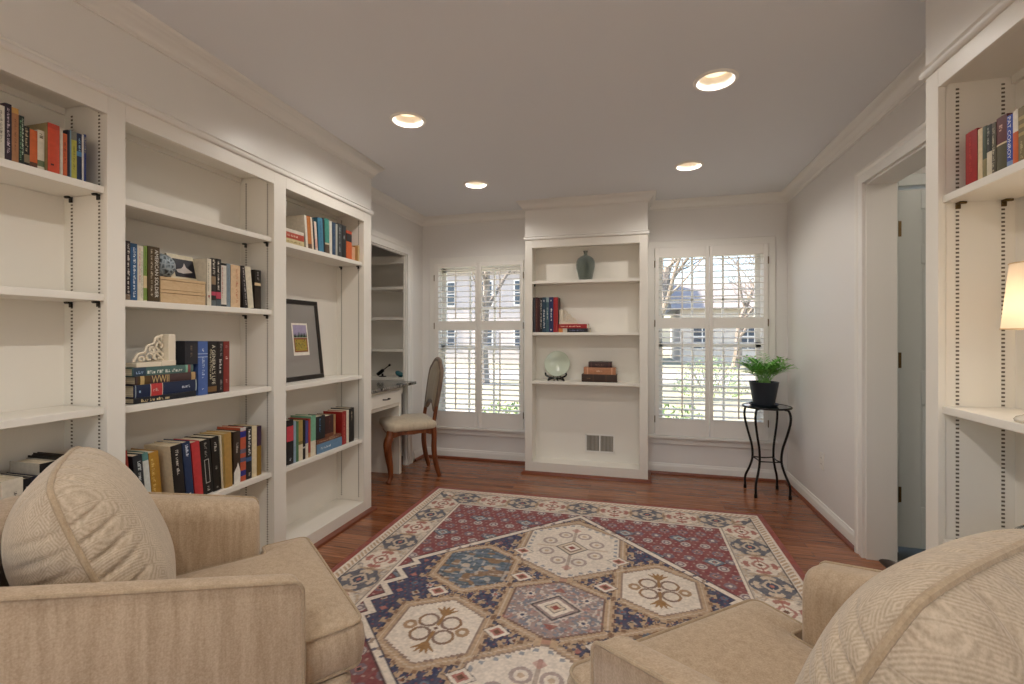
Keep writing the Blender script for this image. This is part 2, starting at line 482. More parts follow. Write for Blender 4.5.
base('trim_5', [(BCL, L_START), (BCL, L_END), (XW_L, L_END)], 'brown wood shoe moulding at the foot of the left bookcase', False)
base('trim_6', [(CC0, Y_B), (CC0, BCC), (CC1, BCC), (CC1, Y_B)], 'brown wood shoe moulding at the foot of the middle bookcase', False)
base('trim_7', [(XW_R, R_END), (BCR, R_END), (BCR, R_START), (XW_R, R_START)], 'brown wood shoe moulding at the foot of the right bookcase', False)

# cased openings ----------------------------------------------------
def casing(name, X, sgn, y0, y1, z, label, wd=.08, jd=.14):
    """casing on the room face of a wall at X (room is towards sgn), opening y0..y1, head z, plus jamb lining"""
    mb = MB()
    pr = [(0, 0), (0, .018), (.006, .02), (.05, .016), (.06, .024), (.074, .026), (wd, .02), (wd, 0)]   # (across, out)
    path = [(y0, 0), (y0, z), (y1, z), (y1, 0)]
    rings = []
    offs = [(-1, 0), (-1, 1), (1, 1), (1, 0)]
    for (py, pz), (oy, oz) in zip(path, offs):
        rings.append([(X+sgn*o, py+oy*a, pz+oz*a) for a, o in pr])
    mb.rings(rings)
    j = .012
    x0, x1 = sorted((X+sgn*.002, X-sgn*jd))
    mb.box(x0, x1, y1-j, y1+.001, 0, z); mb.box(x0, x1, y0-.001, y0+j, 0, z); mb.box(x0, x1, y0, y1, z-j, z+.001)
    return struct(mb.build(name, TRIM, angle=30), label, 'door casing')
casing('trim_8', XW_R, -1, DO0, DO1, DOZ, 'white casing and jamb of the doorway in the right wall')
casing('trim_9', XW_L, 1, 2.98, AO1, AOZ, 'white casing of the desk alcove', wd=.1, jd=.03)

# hall door ---------------------------------------------------------
mb = MB()
yf = HY+.01
xs_ = [DX0+.004, DX0+.115, DX0+.115+.235, DX0+.115+.235+.11, DX1-.119, DX1-.004]
zs_ = [.012, .24, .83, 1.01, 1.62, 1.72, 1.93, 2.04]
mb.box(xs_[0], xs_[-1], yf+.012, yf+.035, zs_[0], zs_[-1])
for a, b_ in ((0, 1), (2, 3), (4, 5)): mb.box(xs_[a], xs_[b_], yf, yf+.012, zs_[0], zs_[-1])
for a, b_ in ((0, 1), (2, 3), (4, 5), (6, 7)):
    for c, d in ((1, 2), (3, 4)): mb.box(xs_[c], xs_[d], yf, yf+.012, zs_[a], zs_[b_])
for a, b_ in ((1, 2), (3, 4), (5, 6)):
    for c, d in ((1, 2), (3, 4)):
        mb.rings([[(x, y, z) for x, z in ((xs_[c]+i, zs_[a]+i), (xs_[d]-i, zs_[a]+i), (xs_[d]-i, zs_[b_]-i), (xs_[c]+i, zs_[b_]-i))] for i, y in ((.012, yf+.011), (.03, yf+.003), (.04, yf+.002))])
door = struct(mb.build('door_1', DOORP, bevel=.002), 'pale grey-green six panel door standing in the hall', 'door')
mb = MB(); mb.lathe([(0, 0), (.025, 0), (.028, .012), (.022, .03), (.01, .035), (.01, .05), (.0, .05)], 20)
for v in range(len(mb.v)): x, y, z = mb.v[v]; mb.v[v] = (xs_[-1]-.06+x, yf-.05+z, .95+y)
mb.build('door_handle', BRASS, parent=door)
for z in (1.82, 1.073, .31):
    mb = MB(); mb.tube([(DX0-.002, yf-.006, z-.045), (DX0-.002, yf-.006, z+.045)], .007, 10)
    mb.box(DX0-.012, DX0+.02, yf-.002, yf+.0, z-.044, z+.044)
    mb.build('hinge', BRASS, parent=door)
mb = MB()
for x0, x1 in ((DX0-.07, DX0-.006), (DX1+.006, DX1+.07)): mb.box(x0, x1, HY-.018, HY, -.012, DZ+.075)
mb.box(DX0-.006, DX1+.006, HY-.018, HY, DZ+.01, DZ+.075)
struct(mb.build('trim_10', DOORP, bevel=.004), 'pale casing around the hall door', 'door casing')
# threshold
mb = MB(); pr = [(1.262, .0), (1.268, .008), (1.28, .012), (1.31, .012), (1.335, .006), (1.345, -.012), (1.262, -.012)]
mb.prism(pr, DO0+.014, DO1-.014, 'y')
tag(mb.build('threshold_strip', wood('dark_threshold', '3A2014', '1E100A', .12), angle=50), 'dark glossy wood threshold strip in the right-hand doorway', 'threshold')

# outlet ------------------------------------------------------------
def outlet(y, z):
    t_ = thing('wall_outlet', (XW_R, y, z), 'white duplex power outlet low on the right wall', 'outlet')
    mb = MB(); mb.box(-.006, 0, -.035, .035, -.057, .057); mb.build('cover_plate', PLASTIC, t_, bevel=.003)
    for dz in (-.02, .02):
        mb = MB(); mb.box(-.0075, -.006, -.017, .017, dz-.014, dz+.014); r = mb.build('receptacle', PLASTIC, t_, bevel=.0007)
        mb = MB()
        for dy in (-.006, .006): mb.box(-.0079, -.0074, dy-.0012, dy+.0012, dz-.003, dz+.006)
        mb.build('slot', DARKHOLE, r, smooth=False)
outlet(3.57, .37)

# downlights --------------------------------------------------------
LENS = mat('lamp_lens', 'FFF3DC', .5, emit='FFE2B8', estr=LAMP_E)
BAFF = mat('downlight_white', 'F2EEE6', .4)
names = {(-1.204, 3.443): 'recessed ceiling light nearest the left window', (.354, 3.443): 'recessed ceiling light nearest the right window',
         (-1.204, 2.321): 'recessed ceiling light nearest the long left bookcase', (.354, 2.321): 'large recessed ceiling light nearest the camera on the right'}
for i, (x, y) in enumerate(LIGHTS):
    t_ = thing('ceiling_light', (x, y, H), names.get((x, y), 'unseen recessed ceiling light added for fill over or behind the armchairs'), 'ceiling light', 0, 'recessed ceiling lights')
    mb = MB(); mb.lathe([(.0775, .0), (.0775, -.004), (.082, -.0075), (.094, -.006), (.098, -.0005), (.094, .0), (.0775, .0)], 40); mb.build('trim_ring', BAFF, t_)
    mb = MB(); n = 40
    mb.rings([[(r*math.cos(2*PI*k/n), r*math.sin(2*PI*k/n), z) for k in range(n)] for r, z in ((.0785, -.003), (.07, .03), (.062, .05))], False, False)
    mb.build('baffle', BAFF, t_)
    mb = MB(); mb.rings([[(r*math.cos(2*PI*k/n), r*math.sin(2*PI*k/n), z) for k in range(n)] for r, z in ((.0625, .05), (.06, .046), (.03, .044))], True, True)
    mb.build('lens', LENS, t_)

for i, (x, y) in enumerate(LIGHTS):
    l = bpy.data.lights.new('downlight_lamp', 'SPOT'); l.energy = SPOT_W*(1 if y > 2 else 1.6); l.color = SPOT_C; l.shadow_soft_size = .03; l.spot_size = math.radians(160); l.spot_blend = .5  # the added unseen lights are stronger
    o = bpy.data.objects.new('downlight_lamp', l); COL.objects.link(o); o.location = (x, y, H+.013)

# unseen light added to brighten the hall and its door
t_ = thing('hall_fill_light', (2.05, 2.2, H), 'unseen round ceiling light added to brighten the hall beyond the doorway', 'ceiling light')
mb = MB(); mb.lathe([(0, 0), (.12, 0), (.125, -.012), (.12, -.02), (0, -.02)], 32); mb.build('base', BAFF, t_)
mb = MB(); mb.lathe([(.115, -.02), (.11, -.05), (.08, -.08), (.04, -.094), (0, -.098)], 32); mb.build('globe', mat('hall_fill_globe', 'FFFFFF', .5, emit='FFF2E0', estr=HALL_E), t_)

BOOKS=[  # spine extents and heights projected from image pixels, baked as world coordinates
('1A', 0.9412, 0.9565, 0.1608, 'D8D2C4', 'white-spined book at the left end of the top-left shelf, before a dark purple one', [], [('g', '6A6258', 0.3, 0.9, 0.5, 0.3)], 0, 0.14, 0, 1.735, 'E9DFC8'),
('1A', 0.9573, 0.9727, 0.1729, '2A1A2C', 'tall dark purple book with pale lettering on the top-left shelf', [], [('g', 'C9B8C4', 0.12, 0.92, 0.5, 0.4)], 0, 0.14, 0, 1.735, 'E9DFC8'),
('1A', 0.9735, 0.9893, 0.1674, 'A9774F', 'tan-brown book between a dark purple and a black-green book, top-left shelf', [(0.9, 1, 'C79A55')], [('g', '7E5338', 0.2, 0.8, 0.5, 0.3)], 0, 0.14, 0, 1.735, 'E9DFC8'),
('1A', 0.9901, 1.0023, 0.1507, '15241C', 'black book with green and white flecked spine on the top-left shelf', [], [('g', '6F9A72', 0.1, 0.9, 0.35, 0.4),('g', 'C8D8C0', 0.2, 0.95, 0.7, 0.3)], 0, 0.14, 0, 1.735, 'E9DFC8'),
('1A', 1.0031, 1.0159, 0.1242, '201B16', 'short black book with a cream leaf pattern on the top-left shelf', [(0.1, 0.3, '8A7A5E')], [('g', 'B9A988', 0.35, 0.95, 0.4, 0.5)], 0, 0.14, 0, 1.735, 'E9DFC8'),
('1A', 1.0167, 1.0353, 0.1199, 'C8622C', 'orange paperback with a dark foot, left of the small white book', [(0, 0.16, '5C3A28')], [], 0, 0.14, 0, 1.735, 'E9DFC8'),
('1A', 1.0361, 1.0534, 0.1264, 'D9D2BF', 'small white book between two orange books on the top-left shelf', [(0.1, 0.25, '6E7A5A')], [('g', '6E6652', 0.8, 0.92, 0.5, 0.5)], 0, 0.14, 0, 1.735, 'E9DFC8'),
('1A', 1.0559, 1.087, 0.1565, 'C84A2C', 'broad orange-red hardback with tan boards on the top-left shelf', [(0.9, 1, 'B8402A')], [('g', '3A1712', 0.1, 0.18, 0.4, 0.4)], 0, 0.14, 0.012, 1.735, 'A39468'),
('1A', 1.0947, 1.1023, 0.1569, 'E2D9C8', 'thin white booklet beside the broad orange-red hardback', [], [], 0, 0.14, 0, 1.735, 'E9DFC8'),
('1A', 1.1031, 1.1145, 0.143, 'CE6230', 'narrow orange book left of a dark navy spine, top-left shelf', [], [('g', '8C3A1C', 0.3, 0.8, 0.5, 0.4)], 0, 0.14, 0, 1.735, 'E9DFC8'),
('1A', 1.1153, 1.122, 0.1592, '1B2236', 'very thin dark navy book left of the yellow-green one', [], [], 0, 0.14, 0, 1.735, 'E9DFC8'),
('1A', 1.1228, 1.1261, 0.1617, '7FA0B0', 'pale blue sliver of a book beside the yellow-green one', [], [], 0, 0.14, 0, 1.735, 'E9DFC8'),
('1A', 1.1269, 1.1421, 0.161, 'B5B04A', 'yellow-green book with a grey head band on the top-left shelf', [(0.82, 1, '7A7A70')], [('g', '7C7A30', 0.2, 0.7, 0.5, 0.35)], 0, 0.14, 0, 1.735, 'E9DFC8'),
('1A', 1.1429, 1.1567, 0.1601, '1C2C50', 'navy book with a light blue patch on the top-left shelf', [(0.52, 0.62, '4E86B8')], [('g', '8FB4D0', 0.62, 0.9, 0.5, 0.4)], 0, 0.14, 0, 1.735, 'E9DFC8'),
('1A', 1.1575, 1.1623, 0.1618, 'E0DCD4', 'thin white book second from the right end, top-left shelf', [], [], 0, 0.14, 0, 1.735, 'E9DFC8'),
('1A', 1.1631, 1.1697, 0.1644, '2E3F7C', 'thin blue book at the right end of the top-left shelf', [], [('g', 'D0C890', 0.6, 0.95, 0.5, 0.5)], 0, 0.14, 0, 1.735, 'E9DFC8'),
('1D', 0.9263, 0.9433, 0.2701, 'C9BFAE', 'pale grey hardback at the frame edge behind the left armchair', [], [], 0, 0.14, 0, 0.525, 'E9DFC8'),
('1D', 0.9441, 0.9947, 0.258, 'D8CFBE', 'thick white book with a printed spine behind the left armchair cushion', [], [('g', '6B645C', 0.1, 0.85, 0.62, 0.14),('g', '8A837A', 0.1, 0.8, 0.82, 0.1)], 0, 0.14, 0.01, 0.525, 'E9DFC8'),
('1D', 1.0006, 1.0195, 0.2485, '15161C', 'black book right of the thick white one behind the left armchair', [], [('g', 'C9C9C9', 0.5, 0.9, 0.5, 0.4)], 0, 0.14, 0, 0.525, 'E9DFC8'),
('1D', 1.0203, 1.0372, 0.2499, '1C2030', 'dark navy book with black boards behind the left armchair', [], [], 0, 0.14, 0, 0.525, 'E9DFC8'),
('1D', 1.0421, 1.0879, 0.2838, 'B9B2A4', 'grey-white box file with black top edge behind the left armchair', [(0.9, 1, '101010')], [], 0, 0.14, 0, 0.525, 'E9DFC8'),
('1D', 1.0887, 1.1019, 0.291, '121214', 'black hardback standing right of the box file, left bay lowest row', [], [], 0, 0.14, 0, 0.525, 'E9DFC8'),
('1D', 1.1027, 1.1166, 0.296, '2A2018', 'dark brown hardback peeking over the left armchair cushion', [], [], 0, 0.14, 0, 0.525, 'E9DFC8'),
('2B', 1.2966, 1.3143, 0.2187, '2B1D1A', 'dark brown book with white lettering, first on the shelf with the wooden boxes', [(0, 0.1, '7C6A58')], [('g', 'D8CFC6', 0.06, 0.95, 0.6, 0.4)], 0, 0.14, 0, 1.345, 'E9DFC8'),
('2B', 1.3151, 1.3392, 0.2134, '2D5A86', 'blue book with white lettering, second on the shelf with the wooden boxes', [(0.93, 1, '234767')], [('g', 'D9E2EA', 0.05, 0.93, 0.55, 0.35)], 0, 0.14, 0, 1.345, 'E9DFC8'),
('2B', 1.34, 1.3615, 0.2088, 'D9D2C0', 'cream book with pink lettering between a blue and a green book', [], [('g', 'C58E8E', 0.3, 0.95, 0.4, 0.3),('g', '9AA890', 0.05, 0.9, 0.75, 0.2)], 0, 0.14, 0, 1.345, 'E9DFC8'),
('2B', 1.3623, 1.3758, 0.2116, '7E9A4C', 'green book with a cream lower half beside the brown soldier book', [(0.24, 0.46, 'D8C49A'),(0, 0.02, 'D8D2B0')], [('g', '5C7A34', 0.5, 0.95, 0.5, 0.3)], 0, 0.14, 0, 1.345, 'E9DFC8'),
('2B', 1.3766, 1.4224, 0.2141, '4A3A22', 'thick brown book lettered AMERICAN SOLDIER in white', [], [('AMERICAN SOLDIER', 'E8E4D8', 0.08, 0.95, 0.7, 0.3),('g', 'B8AE96', 0.08, 0.95, 0.3, 0.18)], 0, 0.14, 0.004, 1.345, 'E9DFC8'),
('2B', 1.6358, 1.6566, 0.2071, 'DDD5C2', 'tall cream book just right of the picture-covered one', [], [('g', 'A04A40', 0.15, 0.22, 0.5, 0.6),('g', '77705F', 0.3, 0.9, 0.3, 0.2)], 0, 0.14, 0, 1.345, 'E9DFC8'),
('2B', 1.6577, 1.68, 0.2122, '2A2420', 'dark book with tan and red patches, second right of the picture-covered one', [(0.22, 0.3, 'B04058'),(0.45, 0.62, '8A7458'),(0, 0.12, '5A6468')], [('g', 'CFC7B8', 0.65, 0.97, 0.5, 0.5)], 0, 0.14, 0, 1.345, 'E9DFC8'),
('2B', 1.6823, 1.7074, 0.2133, '26221F', 'black book with white lettering and a pink-red patch', [(0.16, 0.3, 'B8465A'),(0, 0.14, '4F5A60')], [('g', 'E0D8CC', 0.32, 0.95, 0.4, 0.3)], 0, 0.14, 0, 1.345, 'E9DFC8'),
('2B', 1.7086, 1.7367, 0.1977, 'DCD6CA', 'white book with a black head band and small red lettering', [(0.95, 1, '1C1C1E'),(0.0, 0.05, '3A3A3C')], [('g', 'B05A50', 0.2, 0.9, 0.2, 0.18)], 0, 0.14, 0, 1.345, 'E9DFC8'),
('2B', 1.7379, 1.7577, 0.1994, '7F8E98', 'blue-grey book between a white and a peach book', [], [('g', '5E6B76', 0.1, 0.9, 0.4, 0.2)], 0, 0.14, 0, 1.345, 'E9DFC8'),
('2B', 1.7607, 1.8129, 0.1985, 'DDBE98', 'wide peach book with rose lettering on the wooden box shelf', [], [('g', 'C27F62', 0.1, 0.9, 0.62, 0.35)], 0, 0.14, 0, 1.345, 'E9DFC8'),
('2B', 1.8347, 1.8596, 0.2019, '231C1C', 'black book leaning left against the wide peach one', [], [('g', 'B8AEAA', 0.05, 0.95, 0.6, 0.3)], 6, 0.14, 0, 1.345, 'E9DFC8'),
('2B', 1.8616, 1.8959, 0.2011, 'DED5BE', 'cream book leaning left beside the black leaning one', [], [], 6, 0.14, 0, 1.345, 'E9DFC8'),
('2B', 1.9014, 1.9404, 0.1933, '1E1813', 'black book with a cream band at the right end of the wooden box shelf', [(0.6, 0.67, 'DCC49A'),(0.0, 0.55, '33261A')], [('g', '8E8A86', 0.7, 0.95, 0.5, 0.5)], 0, 0.14, 0, 1.345, 'E9DFC8'),
('2C', 1.5319, 1.5912, 0.0979, '22242E', 'thick near-black book with a faint brown spine on the right end of the flat stack', [(0.05, 0.9, '2C2A30')], [('g', '6A5C4C', 0.25, 0.8, 0.5, 0.3)], 0, 0.14, 0, 1.0925, 'E9DFC8'),
('2C', 1.5934, 1.6395, 0.2327, '4C68A8', 'blue book with white stars right of the near-black one', [(0.7, 0.715, 'A8BCE0'),(0.76, 0.775, 'A8BCE0')], [('g', 'B8C8E4', 0.3, 0.7, 0.5, 0.3),('g', 'E0E6F2', 0.08, 0.12, 0.5, 0.4),('g', 'E0E6F2', 0.8, 0.86, 0.5, 0.4)], 0, 0.14, 0, 0.956, 'E9DFC8'),
('2C', 1.6406, 1.6857, 0.2321, '1E1612', "black book lettered A GENERAL'S LIFE beside the blue one", [(0.04, 0.14, '7A5A34')], [("A GENERAL'S LIFE", 'E4DCC4', 0.18, 0.93, 0.6, 0.38),('g', 'CFC4A4', 0.25, 0.85, 0.28, 0.2)], 0, 0.14, 0, 0.956, 'E9DFC8'),
('2C', 1.687, 1.7196, 0.2316, '231C1C', 'black book with grey lettering left of the dark red one', [], [('g', 'C8C4C0', 0.35, 0.65, 0.5, 0.5),('g', '8C8684', 0.05, 0.25, 0.6, 0.3),('g', '8C8684', 0.7, 0.95, 0.6, 0.3)], 0, 0.14, 0, 0.956, 'E9DFC8'),
('2C', 1.7209, 1.7526, 0.2312, '842E26', 'dark red book at the right end of the third middle shelf', [], [('g', 'D8B8A8', 0.62, 0.7, 0.5, 0.6),('g', 'B88078', 0.15, 0.25, 0.5, 0.4),('g', 'B88078', 0.85, 0.92, 0.5, 0.5)], 0, 0.14, 0, 0.956, 'E9DFC8'),
('2D', 1.3043, 1.3264, 0.2716, '9A3A2C', 'red-brown book at the left end above the armchair cushion', [], [], 5.0, 0.14, 0, 0.518, 'E9DFC8'),
('2D', 1.3436, 1.377, 0.2444, '2A2E34', 'black-grey book with white lettering just above the left armchair cushion', [], [('g', 'C8D0D0', 0.2, 0.9, 0.6, 0.35)], 5.0, 0.14, 0, 0.518, 'E9DFC8'),
('2D', 1.378, 1.4, 0.2469, '5E8C88', 'teal book with a white panel rising behind the left armchair', [(0.3, 0.88, 'D8DCD6')], [], 5.0, 0.14, 0, 0.518, 'E9DFC8'),
('2D', 1.4029, 1.4406, 0.2415, 'B98A34', 'mustard yellow book with dark pictures at its foot', [(0, 0.12, '3A2416'),(0.16, 0.24, '5A3A1C')], [('g', 'E0BE6A', 0.3, 0.9, 0.3, 0.3)], 5.0, 0.14, 0, 0.518, 'E9DFC8'),
('2D', 1.4678, 1.5124, 0.2548, '1F1915', 'black hardback with a broad cream board facing the room', [], [('g', 'CFC7BC', 0.5, 0.92, 0.5, 0.6),('g', 'A8A096', 0.14, 0.2, 0.5, 0.5)], 5.0, 0.14, 0.03, 0.518, 'DDCDAE'),
('2D', 1.5421, 1.5754, 0.2508, '22365C', 'navy book with white lettering and a white arch near its foot', [], [('g', 'D4DCEA', 0.7, 0.95, 0.5, 0.7),('g', 'E8ECF0', 0.05, 0.13, 0.5, 0.7)], 5.0, 0.14, 0, 0.518, 'E9DFC8'),
('2D', 1.5808, 1.6188, 0.2418, 'C43A3C', 'bright red book without lettering on the lowest middle shelf', [], [], 5.0, 0.14, 0, 0.518, 'E9DFC8'),
('2D', 1.6199, 1.67, 0.2397, '14130F', 'black book with a white outlined panel right of the bright red one', [], [('g', 'B8B4AC', 0.05, 0.14, 0.5, 0.5),('g', '8E8A82', 0.68, 0.95, 0.5, 0.4),('#box', 'C8C4BC', 0.2, 0.64, 0.5, 0.45)], 5.0, 0.14, 0, 0.518, 'E9DFC8'),
('2D', 1.6712, 1.7101, 0.2429, '1C1610', 'black book with small white lettering, second right of the bright red one', [], [('g', 'C8C4BA', 0.72, 0.9, 0.5, 0.6),('g', '9A968C', 0.4, 0.46, 0.5, 0.5),('g', '8A867C', 0.02, 0.08, 0.5, 0.6)], 4, 0.14, 0, 0.518, 'E9DFC8'),
('2D', 1.7114, 1.721, 0.2446, 'DDD0B4', 'thin cream book left of the gold-tan one', [], [], 3, 0.14, 0, 0.518, 'E9DFC8'),
('2D', 1.7218, 1.7601, 0.2491, 'B48E4C', 'gold-tan hardback on the lowest middle shelf', [], [], 2, 0.14, 0.01, 0.518, 'C8A868'),
('2D', 1.7751, 1.8138, 0.2443, '3C2C20', 'dark brown book with white flame shape rising from its foot', [], [('g', 'A89E92', 0.55, 0.78, 0.5, 0.6),('#flame', 'E8E4DC', 0, 0.4, 0.5, 0.9)], 0, 0.14, 0, 0.518, 'E9DFC8'),
('2D', 1.8152, 1.8469, 0.2555, 'BE5A3C', 'orange book with blue and grey blocks on its spine', [(0.82, 0.93, '2C2C84'),(0.52, 0.6, '6A6478'),(0.36, 0.44, '5A5A78'),(0.1, 0.2, '2C2C84'),(0.94, 1, 'CFC8C4')], [], 0, 0.14, 0, 0.518, 'E9DFC8'),
('2D', 1.8483, 1.8823, 0.2518, '231F20', 'black book with bold white vertical lettering near the right end', [(0.34, 0.42, '3A5A8C')], [('g', 'EDEAE4', 0.45, 0.95, 0.55, 0.65),('g', 'D8C8B0', 0.04, 0.12, 0.6, 0.4)], 0, 0.14, 0, 0.518, 'E9DFC8'),
('2D', 1.8838, 1.9137, 0.25, 'E2D2AE', 'cream book second from the right end, lowest middle shelf', [], [], 0, 0.14, 0, 0.518, 'E9DFC8'),
('2D', 1.9152, 1.9429, 0.2443, '8E6E26', 'book with a purple upper half and mustard lower half at the right end', [(0.6, 1, '3E2440')], [], 0, 0.14, 0, 0.518, 'E9DFC8'),
('3A', 2.271, 2.2901, 0.1865, 'E0D8C8', 'white book leaning beside three flat books, top shelf of third bay', [], [], 5.5, 0.14, 0, 1.71, 'E9DFC8'),
('3A', 2.2924, 2.3232, 0.1881, 'C07636', 'orange book with a dark foot leaning on the third bay top shelf', [(0, 0.16, '6A4A34')], [], 5.5, 0.14, 0, 1.71, 'E9DFC8'),
('3A', 2.3247, 2.3385, 0.1878, 'E2D4C0', 'thin white book right of the leaning orange one', [], [], 5.5, 0.14, 0, 1.71, 'E9DFC8'),
('3A', 2.34, 2.3524, 0.1832, '23303C', 'dark slate book between two white ones, third bay top shelf', [], [], 5.5, 0.14, 0, 1.71, 'E9DFC8'),
('3A', 2.3539, 2.3743, 0.1699, 'DCC8B8', 'pinkish white shorter book left of the wide blue one', [(0.1, 0.4, 'D8A898')], [], 5.5, 0.14, 0, 1.71, 'E9DFC8'),
('3A', 2.3837, 2.4289, 0.2017, '3E7E9E', 'wide blue book on the top shelf of the third bay', [], [('g', '2E6480', 0.2, 0.9, 0.5, 0.25)], 4, 0.14, 0, 1.71, 'E9DFC8'),
('3A', 2.4297, 2.4428, 0.209, '15181C', 'thin black book right of the wide blue one', [], [], 4, 0.14, 0, 1.71, 'E9DFC8'),
('3A', 2.4445, 2.4831, 0.2118, '3E9486', 'teal green book with a brown foot picture', [(0.0, 0.26, '5A4636'),(0.26, 0.31, 'C8BCA4')], [], 2, 0.14, 0, 1.71, 'E9DFC8'),
('3A', 2.4848, 2.5079, 0.2051, 'E0DCD0', 'white book right of the teal green one', [], [], 1, 0.14, 0, 1.71, 'E9DFC8'),
('3A', 2.5096, 2.5428, 0.2066, '26405E', 'steel navy book right of the white one, third bay top shelf', [], [('g', '4E6C8C', 0.1, 0.9, 0.5, 0.3)], 0, 0.14, 0, 1.71, 'E9DFC8'),
('3A', 2.5437, 2.5606, 0.2028, 'B8B8AC', 'thin pale grey book among dark ones, third bay top shelf', [], [], 0, 0.14, 0, 1.71, 'E9DFC8'),
('3A', 2.5615, 2.606, 0.2111, '2E3438', 'grey-black book with pale flecked lettering, third bay top shelf', [], [('g', '8E969A', 0.1, 0.9, 0.5, 0.4)], 0, 0.14, 0, 1.71, 'E9DFC8'),
('3A', 2.6078, 2.6508, 0.2103, '151313', 'black book left of the orange one with a black band', [], [('g', 'A8A8A8', 0.55, 0.7, 0.5, 0.5)], 0, 0.14, 0, 1.71, 'E9DFC8'),
('3A', 2.6556, 2.7147, 0.1873, 'CC5E26', 'orange book with a broad black band, third bay top shelf', [(0.62, 0.9, '141010'),(0.9, 1, 'C04A24')], [], 0, 0.14, 0, 1.71, 'E9DFC8'),
('3A', 2.7167, 2.7506, 0.0928, 'D8A482', 'small pink paperback right of the orange black-banded book', [], [], 0, 0.14, 0, 1.71, 'E9DFC8'),
('3A', 2.7526, 2.7833, 0.1037, 'A8793C', 'small tan paperback second from the right end, third bay top shelf', [], [], 0, 0.14, 0, 1.71, 'E9DFC8'),
('3A', 2.7853, 2.8035, 0.1132, 'D8C498', 'small cream paperback at the right end, third bay top shelf', [], [], 0, 0.14, 0, 1.71, 'E9DFC8'),
('3C', 2.1203, 2.1701, 0.242, '1E1A1C', 'black book with a pink-red block at the left end, third bay lower shelf', [(0.52, 0.86, 'C8404E')], [('g', 'C0C0C0', 0.08, 0.14, 0.5, 0.6)], 0, 0.14, 0, 0.513, 'E9DFC8'),
('3C', 2.1717, 2.19, 0.2284, '8CA2B4', 'pale blue-grey thin book second from left, third bay lower shelf', [], [], 0, 0.14, 0, 0.513, 'E9DFC8'),
('3C', 2.1916, 2.2103, 0.2225, '4E7A52', 'green thin book third from left, third bay lower shelf', [], [], 0, 0.14, 0, 0.513, 'E9DFC8'),
('3C', 2.2119, 2.245, 0.2245, 'A88E4E', 'tan book with a white foot, third bay lower shelf', [(0, 0.4, 'DDD2B8'),(0.4, 0.48, '7C6C3C')], [], 0, 0.14, 0, 0.513, 'E9DFC8'),
('3C', 2.2467, 2.2653, 0.2225, '151416', 'black thin book right of the tan one with white foot', [(0.28, 0.32, 'C8C4BC')], [], 0, 0.14, 0, 0.513, 'E9DFC8'),
('3C', 2.267, 2.2893, 0.2128, '4A4A88', 'purple-blue book with a white foot, third bay lower shelf', [(0, 0.4, 'DED6C4')], [], 0, 0.14, 0, 0.513, 'E9DFC8'),
('3C', 2.291, 2.3084, 0.2207, 'A83A30', 'thin red book left of the pale green one', [(0, 0.12, 'C8A070')], [], 0, 0.14, 0, 0.513, 'E9DFC8'),
('3C', 2.3111, 2.3548, 0.2328, '7AB092', 'pale green book with a white lower half, third bay lower shelf', [(0, 0.38, 'E2D8C0')], [], 0, 0.14, 0, 0.513, 'E9DFC8'),
('3C', 2.6075, 2.6534, 0.2114, '9A2420', 'dark red hardback with white page edge showing, near right end of third bay lower shelf', [], [('g', 'C86A5A', 0.1, 0.9, 0.5, 0.25)], 0, 0.14, 0, 0.513, 'E9DFC8'),
('3C', 2.6556, 2.6813, 0.2147, 'E2DAC8', 'white book between the dark red and the black hardback, third bay lower shelf', [], [], 0, 0.14, 0, 0.513, 'E9DFC8'),
('3C', 2.6836, 2.7398, 0.2216, '161213', 'tall black hardback at the right end of the third bay lower shelf', [], [('g', 'B8A890', 0.6, 0.9, 0.5, 0.4)], 0, 0.14, 0, 0.513, 'E9DFC8'),
('CB', -0.8815, -0.8602, 0.3066, '33343A', 'grey-black book at the left end between the windows', [], [('g', '6A6C72', 0.1, 0.9, 0.5, 0.3)], 0, 0.14, 0, 1.24, 'E9DFC8'),
('CB', -0.8594, -0.8385, 0.3082, '4A1E1E', 'dark red-brown book second from left, bookcase between the windows', [], [('g', '8A6A4A', 0.1, 0.9, 0.5, 0.25)], 0, 0.14, 0, 1.24, 'E9DFC8'),
('CB', -0.8377, -0.819, 0.3057, '3A1618', 'maroon book third from left, bookcase between the windows', [], [], 0, 0.14, 0, 1.24, 'E9DFC8'),
('CB', -0.8182, -0.7988, 0.3067, '1C1C1E', 'black book with white lettering left of the teal-navy one', [], [('g', 'DAD6CE', 0.1, 0.92, 0.55, 0.5)], 0, 0.14, 0, 1.24, 'E9DFC8'),
('CB', -0.798, -0.7643, 0.3083, '1F3E52', 'teal-navy book with bold white lettering', [], [('g', 'E4E6E6', 0.1, 0.65, 0.5, 0.45),('g', 'E4E6E6', 0.85, 0.92, 0.5, 0.4)], 0, 0.14, 0, 1.24, 'E9DFC8'),
('CB', -0.7635, -0.7378, 0.3076, '3E5C66', 'grey-teal book with white lettering, bookcase between the windows', [(0.86, 1, '8AA0A4')], [('g', 'D8DCDC', 0.35, 0.7, 0.5, 0.4)], 0, 0.14, 0, 1.24, 'E9DFC8'),
('CB', -0.737, -0.7001, 0.3077, '1F2A5A', 'navy book with bold white lettering left of the bright red one', [], [('g', 'ECEEF2', 0.32, 0.68, 0.55, 0.5),('g', 'E8E8EC', 0.86, 0.92, 0.5, 0.4),('g', 'E8E8EC', 0.04, 0.09, 0.5, 0.4)], 0, 0.14, 0, 1.24, 'E9DFC8'),
('CB', -0.6993, -0.6588, 0.3068, '9E1E22', 'bright red book at the right of the row between the windows', [], [], 0, 0.14, 0, 1.24, '4A2A26'),
